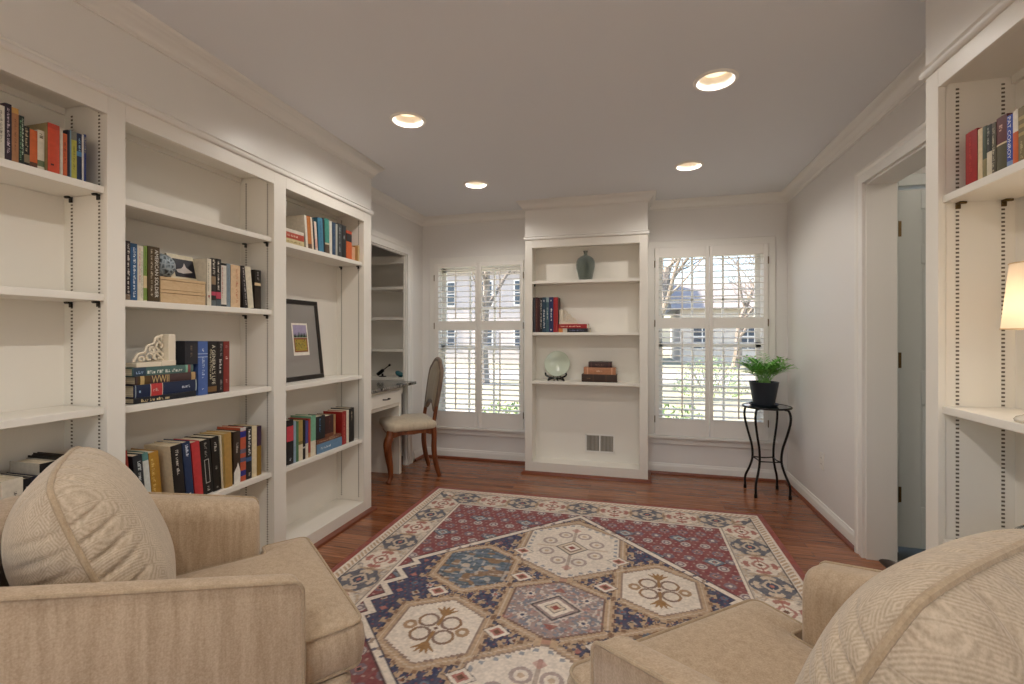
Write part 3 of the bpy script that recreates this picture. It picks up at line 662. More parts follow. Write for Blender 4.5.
('RA', 1.6494, 1.6972, 0.1631, 'A01C1E', 'thick bright red book at the left end of the right-hand bookcase shelf', [], [('g', 'B83A30', 0.2, 0.9, 0.5, 0.2)], 0, 0.14, 0, 1.651, 'E9DFC8'),
('RA', 1.626, 1.6441, 0.1545, 'E0C9A2', 'thin cream book right of the thick bright red one', [], [], 0, 0.14, 0, 1.651, 'E9DFC8'),
('RA', 1.6096, 1.6247, 0.1533, '3E4A36', 'dark green book with pale foot, right-hand bookcase', [(0.0, 0.4, '8A8058')], [], 0, 0.14, 0, 1.651, 'E9DFC8'),
('RA', 1.5899, 1.6083, 0.15, '171714', 'black book with a white lower half, right-hand bookcase', [(0, 0.5, 'D8CDB4')], [('g', '9A9A8A', 0.6, 0.95, 0.4, 0.4)], 0, 0.14, 0, 1.651, 'E9DFC8'),
('RA', 1.5743, 1.5887, 0.1481, '57503F', 'grey-brown mottled book, right-hand bookcase', [], [('g', 'BFB69C', 0.1, 0.9, 0.5, 0.5)], 0, 0.14, 0, 1.651, 'E9DFC8'),
('RA', 1.5364, 1.5732, 0.1536, '5A1A1C', 'maroon book with a picture lower half, right-hand bookcase', [(0, 0.5, '4A4426'),(0.5, 0.53, 'D8C49C')], [('g', 'C89A8A', 0.72, 0.85, 0.5, 0.3)], 0, 0.14, 0, 1.651, 'E9DFC8'),
('RA', 1.5155, 1.5353, 0.1434, '2A4AA8', 'blue book lettered PAT CONROY in white', [(0, 0.16, '7E96C0')], [('PAT CONROY', 'F0F0F4', 0.2, 0.97, 0.5, 0.55)], 0, 0.14, 0, 1.651, 'E9DFC8'),
('RA', 1.4985, 1.5145, 0.1465, 'D2601E', 'orange book with a white upper half, right-hand bookcase', [(0.62, 1, 'E2DACB')], [], 0, 0.14, 0, 1.651, 'E9DFC8'),
('RA', 1.4717, 1.4974, 0.1465, '7A6A42', 'olive book with tan bands right of the orange one', [(0.5, 0.56, 'A8925A'),(0.64, 0.7, 'A8925A'),(0.78, 0.84, 'A8925A')], [('g', 'B8A878', 0.1, 0.4, 0.5, 0.3)], 0, 0.14, 0, 1.651, 'E9DFC8'),
('RA', 1.4423, 1.4707, 0.1393, '6A5238', 'brown book at the frame edge of the right-hand shelf', [], [], 0, 0.14, 0, 1.651, 'E9DFC8'),
]

# ------------------------------------------------------------------ bookcases
def shifted(mb, loc):
    mb.v = [(x-loc[0], y-loc[1], z-loc[2]) for x, y, z in mb.v]; return mb
def standard(parent, loc, x, y, z0, z1, facing=-1, axis='y'):
    """a slotted shelf standard on a side panel facing -Y"""
    mb = MB(); z = z0
    while z < z1:
        mb.box(x-.0042, x+.0042, y-.0012, y+.0005, z-.0028, z+.0028); z += .0127
    shifted(mb, loc).build('shelf_standard', DARKHOLE, parent, smooth=False)
def clip(parent, loc, x, y, z, m):
    mb = MB(); mb.box(x-.006, x+.006, y-.022, y-.001, z-.006, z-.0005); mb.box(x-.006, x+.006, y-.007, y-.001, z-.02, z-.006)
    mb.box(x-.0045, x+.014, y-.021, y-.013, z-.008, z-.0008)
    shifted(mb, loc).build('shelf_clip', m, parent, bevel=.001)

loc = (BCL, 1.65, 0)
bc = thing('built_in_bookcase', loc, 'long white built-in bookcase of three bays along the left wall', 'bookcase')
xf, xi, xb = BCL, BCL-.02, -1.995
stiles = [(L_START, .49), (1.212, 1.272), (1.988, 2.073), (2.801, L_END)]
bays = [(.49, 1.212, [1.735, 1.36, .964, .525]), (1.272, 1.988, [1.715, 1.345, .956, .518]), (2.073, 2.801, [1.71, .945, .513])]
mb = MB()
for a, b_ in stiles: mb.box(xi, xf, a, b_, .0, FZ)
for a, b_, _ in bays: mb.box(xi, xf, a, b_, 1.987, FZ); mb.box(xi, xf, a, b_, 0, .09)
shifted(mb, loc).build('face_frame', CASE, bc, bevel=.0015)
mb = MB(); mb.box(xb-.008, xb, L_START, L_END, 0, FZ-.001)
for a, b_, _ in bays: mb.box(xb, xb+.012, a, b_, 2.008, FZ-.002)
shifted(mb, loc).build('back_panel', CASE, bc, smooth=False)
for a, b_ in stiles:
    mb = MB(); mb.box(xb, xi, a+.004, b_-.004, 0, FZ-.001); shifted(mb, loc).build('side_panel', CASE, bc, smooth=False)
mb = MB()
for a, b_, _ in bays: mb.box(xb+.012, xi, a, b_, FZ-.022, FZ-.002)
shifted(mb, loc).build('top_panel', CASE, bc, smooth=False)
for a, b_, zs in bays:
    mb = MB(); mb.box(xb, xi, a, b_, .06, .0895); shifted(mb, loc).build('bottom_shelf', CASE, bc, smooth=False)
    for z in zs:
        mb = MB(); mb.box(xb+.002, -1.795, a+.0, b_+.0, z-.025, z); shifted(mb, loc).build('shelf', CASE, bc, bevel=.002)
        if z > 1.2:
            for x in (-1.824, -1.957): clip(bc, loc, x, b_+.004, z-.025, CLIP)
    for x in (-1.824, -1.957): standard(bc, loc, x, b_+.004, .12, 2.0)

loc = ((CC0+CC1)/2, BCC, 0)
bc = thing('built_in_bookcase', loc, 'narrow white bookcase standing between the two windows', 'bookcase')
yb = 4.19
x0, x1 = -.883, .028
mb = MB(); mb.box(CC0, x0, BCC, BCC+.02, 0, FZ); mb.box(x1, CC1, BCC, BCC+.02, 0, FZ); mb.box(x0, x1, BCC, BCC+.02, 1.982, FZ); mb.box(x0, x1, BCC, BCC+.02, 0, .1)
shifted(mb, loc).build('face_frame', CASE, bc, bevel=.0015)
for a, b_ in ((CC0, x0-.004), (x1+.004, CC1)):
    mb = MB(); mb.box(a, b_, BCC+.02, Y_B, 0, FZ-.001); shifted(mb, loc).build('side_panel', CASE, bc, smooth=False)
mb = MB(); mb.box(x0-.004, x1+.004, yb, yb+.01, 0, FZ-.001); shifted(mb, loc).build('back_panel', CASE, bc, smooth=False)
mb = MB(); mb.box(x0-.004, x1+.004, BCC+.02, yb, 2.0, 2.02); shifted(mb, loc).build('top_panel', CASE, bc, smooth=False)
mb = MB(); mb.box(x0-.004, x1+.004, BCC+.02, yb, .08, .0995); shifted(mb, loc).build('bottom_shelf', CASE, bc, smooth=False)
for z in (1.692, 1.24, .812):
    mb = MB(); mb.box(x0-.003, x1+.003, BCC+.006, yb-.001, z-.026, z); shifted(mb, loc).build('shelf', CASE, bc, bevel=.002)
clip(bc, loc, x0+.012, BCC+.05, 1.692-.026, CLIP)

loc = (BCR, 1.4, 0)
bc = thing('built_in_bookcase', loc, 'white built-in bookcase on the right with the lit lamp inside', 'bookcase')
xf, xi, xb = BCR, BCR+.02, 1.11
st = [(R_START, 1.03), (1.755, R_END)]
mb = MB()
for a, b_ in st: mb.box(xf, xi, a, b_, 0, FZ)
mb.box(xf, xi, 1.03, 1.755, 1.99, FZ); mb.box(xf, xi, 1.03, 1.755, 0, .09)
shifted(mb, loc).build('face_frame', CASE, bc, bevel=.0015)
mb = MB(); mb.box(xb, xb+.01, R_START, R_END, 0, FZ-.001); mb.box(xb-.012, xb, 1.03, 1.755, 1.975, FZ-.002); shifted(mb, loc).build('back_panel', CASE, bc, smooth=False)
for a, b_ in ((R_START, 1.026), (1.759, R_END)):
    mb = MB(); mb.box(xi, XW_R, a, b_, 0, FZ-.001); shifted(mb, loc).build('side_panel', CASE, bc, smooth=False)
mb = MB(); mb.box(xi, xb, 1.026, 1.759, 2.0, 2.02); shifted(mb, loc).build('top_panel', CASE, bc, smooth=False)
mb = MB(); mb.box(xi, xb, 1.026, 1.759, .06, .0895); shifted(mb, loc).build('bottom_shelf', CASE, bc, smooth=False)
for z in (1.651, .995, .581):
    mb = MB(); mb.box(BCR+.012, xb-.001, 1.027, 1.758, z-.024, z); shifted(mb, loc).build('shelf', CASE, bc, bevel=.002)
for x in (.965, 1.08):
    clip(bc, loc, x, 1.759, 1.651-.024, BRASS); standard(bc, loc, x, 1.759, .1, 1.985)

# floor-level air vent in the bookcase between the windows
t_ = thing('air_vent', (-.309, yb, .26), 'white double air vent grille low on the back of the middle bookcase', 'vent')
mb = MB(); w, h = .128, .08
mb.box(-w, w, -.006, 0, h-.012, h); mb.box(-w, w, -.006, 0, -h, -h+.012); mb.box(-w, -w+.012, -.006, 0, -h, h); mb.box(w-.012, w, -.006, 0, -h, h); mb.box(-.006, .006, -.006, 0, -h, h)
mb.build('frame', TRIM, t_, bevel=.001)
VENTD = mat('vent_dark', '7C7870', .8)
mb = MB(); mb.box(-w+.01, w-.01, -.001, 0, -h+.01, h-.01); mb.build('backing', VENTD, t_, smooth=False)
mb = MB(); M_ = Matrix.Rotation(math.radians(40), 4, 'Z')
for s in (-1, 1):
    for k in range(9):
        x = s*(.013+k*.0118+.004); mb.box(-.0014, .0014, -.0035, .0035, -h+.012, h-.012, M=Matrix.Translation((x, -.004, 0)) @ M_)
mb.build('vane', mat('vent_grey', 'B9B4AA', .5), t_, smooth=False)

# alcove shelves and desk -----------------------------------------------
loc = (-2.45, 3.96, 0)
u = thing('alcove_shelf_unit', loc, 'white open shelf unit at the far end of the desk alcove', 'shelf')
mb = MB(); mb.box(-2.105, XW_L-.012, 3.96, 3.98, .797, 1.96); mb.box(-2.799, -2.105, 3.96, 3.98, 1.885, 1.96); mb.box(-2.799, -2.74, 3.96, 3.98, .797, 1.885)
shifted(mb, loc).build('face_frame', CASE, u, bevel=.0015)
mb = MB(); mb.box(-2.74, -2.105, 4.2, 4.21, .79, 1.96); shifted(mb, loc).build('back_panel', CASE, u, smooth=False)
for a, b_ in ((-2.76, -2.74), (-2.105, -2.09)):
    mb = MB(); mb.box(a, b_, 3.98, 4.2, .79, 1.96); shifted(mb, loc).build('side_panel', CASE, u, smooth=False)
for z in (1.671, 1.384, 1.085, .815):
    mb = MB(); mb.box(-2.739, -2.106, 3.965, 4.199, z-.026, z); shifted(mb, loc).build('shelf', CASE, u, bevel=.002)
mb = MB(); mb.box(-2.74, -2.105, 3.98, 4.2, 1.94, 1.96); shifted(mb, loc).build('top_panel', CASE, u, smooth=False)
GRAN = mat('granite', '6A6A68', .12); t = NT(GRAN)
tc = t.n('ShaderNodeTexCoord'); nz = t.n('ShaderNodeTexNoise', i_Scale=45., i_Detail=6.); t.l(tc.outputs['Object'], nz.inputs['Vector'])
r = t.ramp(nz.outputs['Fac'], [(.35, '2A2A2A'), (.5, '6E6A64'), (.65, 'A8A49C')]); t.l(r.outputs['Color'], t.b.inputs['Base Color'])
loc = (-2.4, 3.4, 0)
d = thing('built_in_desk', loc, 'white built-in desk with a grey granite top in the alcove', 'desk')
mb = MB(); mb.box(-2.795, -1.965, 2.915, 3.955, .762, .789); shifted(mb, loc).build('countertop', GRAN, d, bevel=.004)
mb = MB(); mb.box(-2.79, -1.995, 2.95, 3.73, .742, .761); mb.box(-2.79, -2.0, 3.695, 3.735, .0, .742); mb.box(-2.79, -2.0, 2.93, 2.95, .0, .76)
mb.box(-2.025, -2.005, 2.95, 3.695, .60, .742); mb.box(-2.79, -2.0, 3.73, 3.76, .7, .762)
shifted(mb, loc).build('carcass', CASE, d, bevel=.0015)
mb = MB(); mb.box(-2.005, -1.988, 3.0, 3.68, .63, .735); dr = shifted(mb, loc).build('drawer', CASE, d, bevel=.004)
mb = MB(); mb.tube(curve_pts([(-1.99, 3.40, .69), (-1.965, 3.402, .69), (-1.962, 3.44, .688), (-1.965, 3.478, .69), (-1.99, 3.48, .69)], 16), .005, 8)
shifted(mb, loc).build('handle', BLACKM, dr)

# ------------------------------------------------------------------ books
def glyph_text(mb, n0, n1, c, s, w, mi, seed, shelf_axis=None):
    """unreadable lettering: rows of small letter-like bars along the spine; n0..n1 along the height, c/s across"""
    rg = random.Random(seed); z = n1; lw = min(s*w, .012)
    while z > n0+lw*.3:
        for _ in range(rg.randint(3, 7)):
            k = lw*rg.uniform(.35, .62)
            if z-k < n0: break
            hh = lw*rg.choice((.7, .7, 1.))
            y0 = c*w-lw/2
            st = rg.random()
            mb.add([(0, y0, z-k), (0, y0+hh, z-k), (0, y0+hh, z), (0, y0, z)] if st < .4 else [(0, y0, z-k*.35), (0, y0+hh, z-k*.35), (0, y0+hh, z), (0, y0, z)], [(0,1,2,3)], mi)
            if st >= .4:
                yy = y0+(hh*.75 if st < .7 else 0)
                mb.add([(0, yy, z-k), (0, yy+hh*.25, z-k), (0, yy+hh*.25, z-k*.35), (0, yy, z-k*.35)], [(0,1,2,3)], mi)
            z -= k*1.25
        z -= lw*.55
def font_mesh(txt):
    cu = bpy.data.curves.new('t', 'FONT'); cu.body = txt; cu.resolution_u = 3; cu.extrude = 0
    o = bpy.data.objects.new('t', cu); COL.objects.link(o)
    bpy.context.view_layer.update()
    me = bpy.data.meshes.new_from_object(o.evaluated_get(bpy.context.evaluated_depsgraph_get()))
    vs = [tuple(v.co) for v in me.vertices]; fs = [tuple(p.vertices) for p in me.polygons]
    bpy.data.objects.remove(o); bpy.data.meshes.remove(me)
    xs = [v[0] for v in vs]; ys = [v[1] for v in vs]
    x0, x1, y0, y1 = min(xs), max(xs), min(ys), max(ys)
    return [((x-x0)/(x1-x0), (y-y0)/(y1-y0)) for x, y, _ in vs], fs
_seed = [0]
def book(w, h, d, col, bands, text, page, label, group=None, loc=(0,0,0), rot=None, label_part=None):
    """spine at local x=0 facing +x, thickness along y, height along z"""
    mats = [bookmat(col)]; mb = MB(); bt = min(.0028, w*.18)
    def spine(z0, z1, mi):     # gently rounded spine strip
        n = 5; r0 = []; r1 = []; bul = min(.0016, w*.05)
        for k in range(n+1):
            y = w*k/n; x = -bul*(2*k/n-1)**2
            r0.append((x, y, z0)); r1.append((x, y, z1))
        o = r0+r1+[(-.0045, w, z0), (-.0045, 0, z0), (-.0045, w, z1), (-.0045, 0, z1)]
        m = n+1
        fs = [(k, k+1, m+k+1, m+k) for k in range(n)]+[tuple(range(n, -1, -1))+(2*m+1, 2*m), tuple(m+k for k in range(m))+(2*m+2, 2*m+3)]
        fs += [(n, 2*m, 2*m+2, m+n), (0, m, 2*m+3, 2*m+1), (2*m, 2*m+1, 2*m+3, 2*m+2)]
        mb.add(o, fs, mi)
    zc = 0.
    for f0, f1, bc_ in sorted(bands):
        f0 = max(f0, zc/h)
        if f1 <= f0: continue
        if f0*h > zc+1e-5: spine(zc, f0*h, 0)
        mats.append(bookmat(bc_)); spine(f0*h, f1*h, len(mats)-1); zc = f1*h
    if zc < h-1e-5: spine(zc, h, 0)
    bi = 0
    if page != 'E9DFC8': mats.append(bookmat(page)); bi = len(mats)-1
    mb.box(-d, -.003, 0, bt, 0, h, bi); mb.box(-d, -.003, w-bt, w, 0, h, bi)
    o = mb.build('book', mats, angle=40)
    o.location = loc
    if rot: o.rotation_euler = rot
    tag(o, label, 'book', group)
    mb = MB(); mb.box(-d+.004, -.0046, bt+.0002, w-bt-.0002, .0025, h-.0035); mb.build('page_block', pages(page), o, smooth=False)
    for tx in text:
        _seed[0] += 1
        s_, c_, f0, f1, ac, asz = tx
        mb = MB(); tm = [bookmat(c_)]
        if s_ == 'g': glyph_text(mb, f0*h, f1*h, ac, asz, w, 0, _seed[0])
        elif s_ == '#box':
            y0, y1, z0, z1, q = (ac-asz/2)*w, (ac+asz/2)*w, f0*h, f1*h, w*.06
            for a in ((y0, y1, z0, z0+q), (y0, y1, z1-q, z1), (y0, y0+q, z0, z1), (y1-q, y1, z0, z1)):
                mb.add([(0, a[0], a[2]), (0, a[1], a[2]), (0, a[1], a[3]), (0, a[0], a[3])], [(0,1,2,3)])
        elif s_ == '#flame':
            P = [(.04, .0), (.96, 0), (.98, .55), (.8, .78), (.62, 1.), (.45, .8), (.3, .72), (.04, .55)]
            mb.add([(0, p*w, (f0+q*(f1-f0))*h) for p, q in P], [tuple(range(len(P)))])
        else:
            pv, pf = font_mesh(s_)
            mb.add([(0, (ac-asz/2+v*asz)*w, (f1-u_*(f1-f0))*h) for u_, v in pv], pf)
        mb.v = [(.0004, y, z) for x, y, z in mb.v]
        mb.build('spine_lettering' if s_[0] != '#' else 'spine_emblem', tm, o, smooth=False)
    return o
GROUPS = {'1A': 'books on the top shelf of the left bay', '1D': 'books behind the left armchair', '2B': 'books on the shelf with the wooden boxes', '2C': 'books beside the flat stack',
          '2D': 'books on the lowest middle shelf', '3A': 'books on the top shelf of the third bay', '3C': 'books on the lower shelf of the third bay', 'CB': 'books between the windows', 'RA': 'books in the right bookcase'}
for shf, lo, hi, hh, col, label, bands, text, lean, dep, fwd, z, page in BOOKS:
    w = hi-lo
    if shf == 'CB': loc = (lo, 4.045-fwd, z+.0004); rz = -PI/2
    elif shf == 'RA': loc = (.95-fwd, hi, z+.0004); rz = PI
    else: loc = (-1.815+fwd, lo, z+.0004); rz = 0
    if shf == 'CB': dep = .135
    L_ = math.radians(lean)
    if L_:      # leans towards -Y about its base: keep the lowest corner on the shelf
        loc = (loc[0], loc[1], loc[2]); rot = (L_, 0, 0)
    else: rot = (0, 0, rz)
    book(w, hh, dep, col, bands, text, page, label, GROUPS[shf], loc, rot)
def flat_book(loc, w, h, d, col, bands, text, label, face='X', page='E9DFC8', group=None):
    """lying book, spine facing the room; loc = near end, underside"""
    if face == 'X': rot = (PI/2, 0, 0); l = (loc[0], loc[1]+h, loc[2])
    else: rot = (PI/2, 0, -PI/2); l = (loc[0]+h, loc[1], loc[2])
    return book(w, h, d, col, bands, text, page, label, group, l, rot)
SX = -1.815
G1 = 'flat stack under the fretwork bracket'
z = .9565
flat_book((SX, 1.327, z), .0225, .255, .165, '1A1C26', [], [('g', 'C8B48A', .45, .9, .45, .5)], 'thin near-black book at the bottom of the flat stack of four', group=G1); z += .023
flat_book((SX, 1.327, z), .0475, .258, .165, '1B2848', [(.58, .75, 'C43C3C'), (.75, .76, 'D8D0C0'), (.57, .58, 'D8D0C0'), (.0, .02, 'A8B4B8'), (.97, .98, 'A8B4B8')], [('g', 'C8CCD8', .12, .26, .5, .3), ('g', 'D8A8A0', .61, .72, .5, .35), ('g', '9AB8D8', .9, .93, .5, .45)], 'thick navy book with a red label block, second up in the flat stack', group=G1); z += .048
flat_book((SX, 1.333, z), .0325, .25, .16, '4A3636', [(.87, .93, 'C8AE74'), (.93, .97, '4E3A1E'), (.78, .87, '5A4424'), (.02, .09, 'B89A6A')], [('WWII', 'D8BE84', .48, .76, .5, .9)], 'brown book lettered WWII in gold in the flat stack of four', group=G1); z += .033
flat_book((SX, 1.322, z), .0315, .247, .16, '4E6E6A', [(.80, .99, '33475A'), (.1, .14, '7FB8A0'), (.05, .1, '8A4A4A')], [('g', 'E6ECE4', .18, .78, .4, .42), ('g', 'A8C0E0', .82, .95, .45, .4)], 'grey-green book at the top of the flat stack of four', group=G1); z += .032
STACK_TOP = z
G2 = 'flat books on the third bay top shelf'
z = 1.7105
flat_book((SX, 2.085, z), .031, .17, .13, 'C9B98A', [], [('g', '8E7E4E', .2, .8, .5, .3)], 'pale yellow book at the bottom of three flat books on a top shelf', group=G2); z += .0315
flat_book((SX, 2.085, z), .033, .17, .13, 'B24A34', [], [('g', 'E8C8B0', .3, .8, .5, .3)], 'red-orange book in the middle of three flat books on a top shelf', group=G2); z += .0335
flat_book((SX, 2.085, z), .017, .166, .13, 'DCD4C6', [], [], 'thin white book on top of three flat books on a top shelf', group=G2)
G3 = 'flat books on the third bay lower shelf'
flat_book((-1.812, 2.360, .5135), .056, .243, .15, '6488A8', [(.0, .02, '54748E')], [('g', 'E4ECF2', .45, .85, .5, .3)], 'wide slate-blue book lying flat on the third bay lower shelf', group=G3, page='A8825E')
flat_book((-1.815, 2.362, .5700), .022, .235, .15, '7A4A34', [(.3, .5, '8E6A50')], [('g', 'B89878', .1, .9, .5, .35)], 'brown book lying on top of the wide slate-blue one', group=G3)
zt = .5925
book(.098, .137, .12, '15181E', [], [('g', '4A7EA8', .3, .9, .5, .7)], 'E9DFC8', 'black book with a swirling blue picture standing on the flat books', None, (-1.83, 2.362, zt))
book(.08, .128, .12, '3E1C18', [(.0, .15, '7A4A34')], [('g', '6A3A30', .3, .9, .5, .5)], 'E9DFC8', 'dark red-brown book standing on the flat books right of the blue picture', None, (-1.83, 2.4615, zt))
book(.02, .125, .12, 'A88058', [], [], 'E9DFC8', 'thin tan book standing right of the dark red-brown one', None, (-1.83, 2.543, zt))
# flat books between the windows
G4 = 'flat books between the windows'
flat_book((-.655, 4.05, 1.2405), .034, .27, .13, '1C1C22', [(.72, .86, 'CFC8B8'), (.86, 1., 'D88A4A'), (0, .06, '8A8478')], [('g', '6A7090', .15, .65, .5, .35)], 'flat black book with an orange end, under the red one', face='Y', group=G4)
flat_book((-.655, 4.045, 1.275), .036, .255, .13, 'A41C22', [(0, .03, 'D8D0C4')], [('g', 'E8B8A8', .25, .92, .5, .4)], 'flat red book lying on the black one between the windows', face='Y', group=G4)
G5 = 'antique books in a pyramid stack'
LEA = 'old leather book'
flat_book((-.455, 4.055, .8125), .066, .30, .12, '3A2418', [(.3, .32, '5A3A22'), (.66, .68, '5A3A22')], [('g', '8A6A42', .75, .85, .5, .2)], 'dark brown leather book at the bottom of the pyramid stack of three', face='Y', group=G5)
flat_book((-.437, 4.055, .879), .059, .27, .115, 'B9805C', [(.1, .14, 'D8A888'), (.86, .9, 'D8A888')], [('g', 'E4C4A8', .4, .6, .5, .3)], 'tan leather book in the middle of the pyramid stack of three', face='Y', group=G5)
flat_book((-.396, 4.055, .9385), .047, .198, .11, '3E2220', [(.1, .14, '5E3A34'), (.86, .9, '5E3A34')], [('g', '7A5648', .3, .7, .5, .3)], 'small dark oxblood book on top of the pyramid stack', face='Y', group=G5)

# ------------------------------------------------------------------ ornaments on the shelves
IVORY = mat('ivory_iron', 'E4DAC6', .55)
def bracket(loc, rotz, label, flip):
    """fretwork corner bracket used as a bookend; right angle at the origin, arms along +x and +z, facing -y"""
    t_ = thing('fretwork_bracket', loc, label, 'bookend', rotz, 'ivory fretwork brackets')
    w, hgt, dp = .155, .127, .055; s = -1 if flip else 1
    mb = MB(); mb.box(min(0, s*w), max(0, s*w), -dp/2, dp/2, 0, .018); mb.box(min(0, s*.06), max(0, s*.06), -dp/2-.002, dp/2+.002, .0, .022)
    mb.build('base_arm', IVORY, t_, bevel=.002)
    mb = MB(); mb.box(min(0, s*.03), max(0, s*.03), -dp/2, dp/2, .018, hgt); mb.build('upright_arm', IVORY, t_, bevel=.002)
    mb = MB(); r = .0042
    def arc(cx, cz, rad, a0, a1, n=18, rr=r, sp=0):
        mb.tube([(s*(cx+(rad-sp*k/n)*math.cos(math.radians(a0+(a1-a0)*k/n))), 0, cz+(rad-sp*k/n)*math.sin(math.radians(a0+(a1-a0)*k/n))) for k in range(n+1)], rr, 6)
    arc(.048, .042, .02, -60, 300, sp=.009); arc(.086, .036, .017, 200, -120, sp=.008); arc(.046, .08, .016, -90, 250, sp=.007)
    arc(.118, .03, .011, 220, -100, sp=.004); arc(.045, .107, .011, -90, 230, sp=.004); arc(.075, .066, .013, -150, 200, sp=.005)
    mb.tube([(s*x, 0, z) for x, z in ((.03, .02), (.062, .055), (.092, .082))], r, 6)
    mb.tube([(s*p.x, 0, p.z) for p in curve_pts([(.034, 0, .122), (.062, 0, .112), (.07, 0, .09), (.095, 0, .08), (.105, 0, .056), (.13, 0, .05), (.148, 0, .02)], 30)], r*1.2, 6)
    mb.build('scrollwork', IVORY, t_)
    return t_
bracket((-1.845, 1.493, STACK_TOP+.0005), PI/2, 'ivory fretwork bracket bookend on the flat stack of four books', True)
bracket((-.652, 4.1, 1.3115), 0, 'ivory fretwork bracket bookend beside the bright red book between the windows', False)

# carved ball
BALL = mat('carved_ball', '7A8890', .45); t = NT(BALL)
tc = t.n('ShaderNodeTexCoord'); vo = t.n('ShaderNodeTexVoronoi', feature='DISTANCE_TO_EDGE', i_Scale=55.); t.l(tc.outputs['Object'], vo.inputs['Vector'])
r = t.ramp(vo.outputs['Distance'], [(.0, 'A6B2B8'), (.12, '7E8C94'), (.3, '2E3438')]); t.l(r.outputs['Color'], t.b.inputs['Base Color']); t.bump(vo.outputs['Distance'], -.5, .004)
mb = MB(); mb.lathe([(.05*math.sin(PI*k/20), -.05*math.cos(PI*k/20)) for k in range(21)], 32)
o = mb.build('decorative_ball', BALL, loc=(-1.875, 1.476, 1.449+.0492)); tag(o, 'blue-grey carved ball resting on the wooden boxes', 'ball')
BOXW = wood('pale_box', 'CDB28C', 'C0A27A', .6, (3, 30, 60))
for i, (z, l) in enumerate(((1.3455, 'lower of two pale wooden boxes beside the brown soldier book'), (1.3975, 'upper of two pale wooden boxes, with the carved ball on top'))):
    t_ = thing('wooden_box', (-1.885, 1.527, z), l, 'box', 0, 'pale wooden boxes')
    mb = MB(); mb.box(-.07, .07, -.1, .1, 0, .038); mb.build('body', BOXW, t_, bevel=.002)
    mb = MB(); mb.box(-.071, .071, -.101, .101, .039, .0515); mb.build('lid', BOXW, t_, bevel=.002)
# face-out picture book on the boxes
COV = bookmat('D9D0B4')
t_ = thing('picture_book', (-1.865, 1.572, 1.4495), 'cream book standing face out with a dark cover picture on the boxes', 'book')
t_.rotation_euler = (0, math.radians(-14), 0)
mb = MB(); mb.box(-.016, -.013, -.06, .06, 0, .112); mb.box(-.003, 0, -.06, .06, 0, .112); mb.box(-.016, 0, -.06, -.057, 0, .112); mb.build('cover', COV, t_)
mb = MB(); mb.box(-.0128, -.0032, -.0565, .057, .002, .11); mb.build('page_block', pages('E9DFC8'), t_, smooth=False)
mb = MB(); mb.add([(.0004, -.038, .014), (.0004, .057, .014), (.0004, .057, .094), (.0004, -.038, .094)], [(0,1,2,3)], 0)
P = [(-.025, .034), (.0, .03), (.02, .034), (.045, .04), (.03, .05), (.018, .058), (.012, .078), (.004, .062), (-.006, .052), (-.03, .046)]
mb.add([(.0007, a, b_) for a, b_ in P], [tuple(range(len(P)))], 1)
mb.build('cover_picture', [bookmat('151522'), bookmat('C8C0BC')], t_, smooth=False)

# framed picture in the third bay
ph = math.atan2(.055, .487)
t_ = thing('framed_picture', (-1.925, 2.40, .9455), 'black framed picture with a grey mat leaning in the third bay', 'picture')
t_.rotation_euler = (0, -ph, 0)
FR = mat('frame_black', '1E1816', .3)
fw, fh, fb = .18, .487, .027
mb = MB()
for a in ((-fw, fw, 0, fb), (-fw, fw, fh-fb, fh), (-fw, -fw+fb, fb, fh-fb), (fw-fb, fw, fb, fh-fb)): mb.box(-.02, 0, a[0], a[1], a[2], a[3])
mb.build('frame', FR, t_, bevel=.002)
MATB = mat('grey_mat', '8E8A86', .25, coat=.9); MATB.node_tree.nodes['Principled BSDF'].inputs['Coat Roughness'].default_value = .03
mb = MB(); mb.box(-.012, -.006, -fw+fb, fw-fb, fb, fh-fb); mat_o = mb.build('mat_board', MATB, t_, smooth=False)
mb = MB(); X = -.0055
def rect(y0, y1, z0, z1, mi, x=X): mb.add([(x, y0, z0), (x, y1, z0), (x, y1, z1), (x, y0, z1)], [(0,1,2,3)], mi)
rect(-.068, .068, .15, .345, 0); rect(-.058, .058, .258, .334, 1, X+.0003); rect(-.058, .058, .17, .256, 2, X+.0003)
rect(-.05, .05, .178, .246, 3, X+.0006)
rg = random.Random(3)
for k in range(14):
    y = -.055+.11*k/13; h_ = rg.uniform(.012, .034); w_ = rg.uniform(.004, .009)
    mb.add([(X+.0006, max(-.058, y-w_), .258), (X+.0006, min(.058, y+w_), .258), (X+.0006, y, .262+h_)], [(0,1,2)], 4 if k % 3 else 5)
for k in range(40):
    y = rg.uniform(-.046, .046); z = rg.uniform(.182, .24); mb.add([(X+.0009, y-.004, z), (X+.0009, y+.004, z), (X+.0009, y+.001, z+.007)], [(0,1,2)], rg.choice((5, 6, 4)))
mb.build('small_photo', [bookmat(c) for c in ('EEE8DC', 'A49AB8', '8A4A30', 'A8923A', '1E2A22', '5A7A5E', 'C8B45A')], t_, smooth=False)

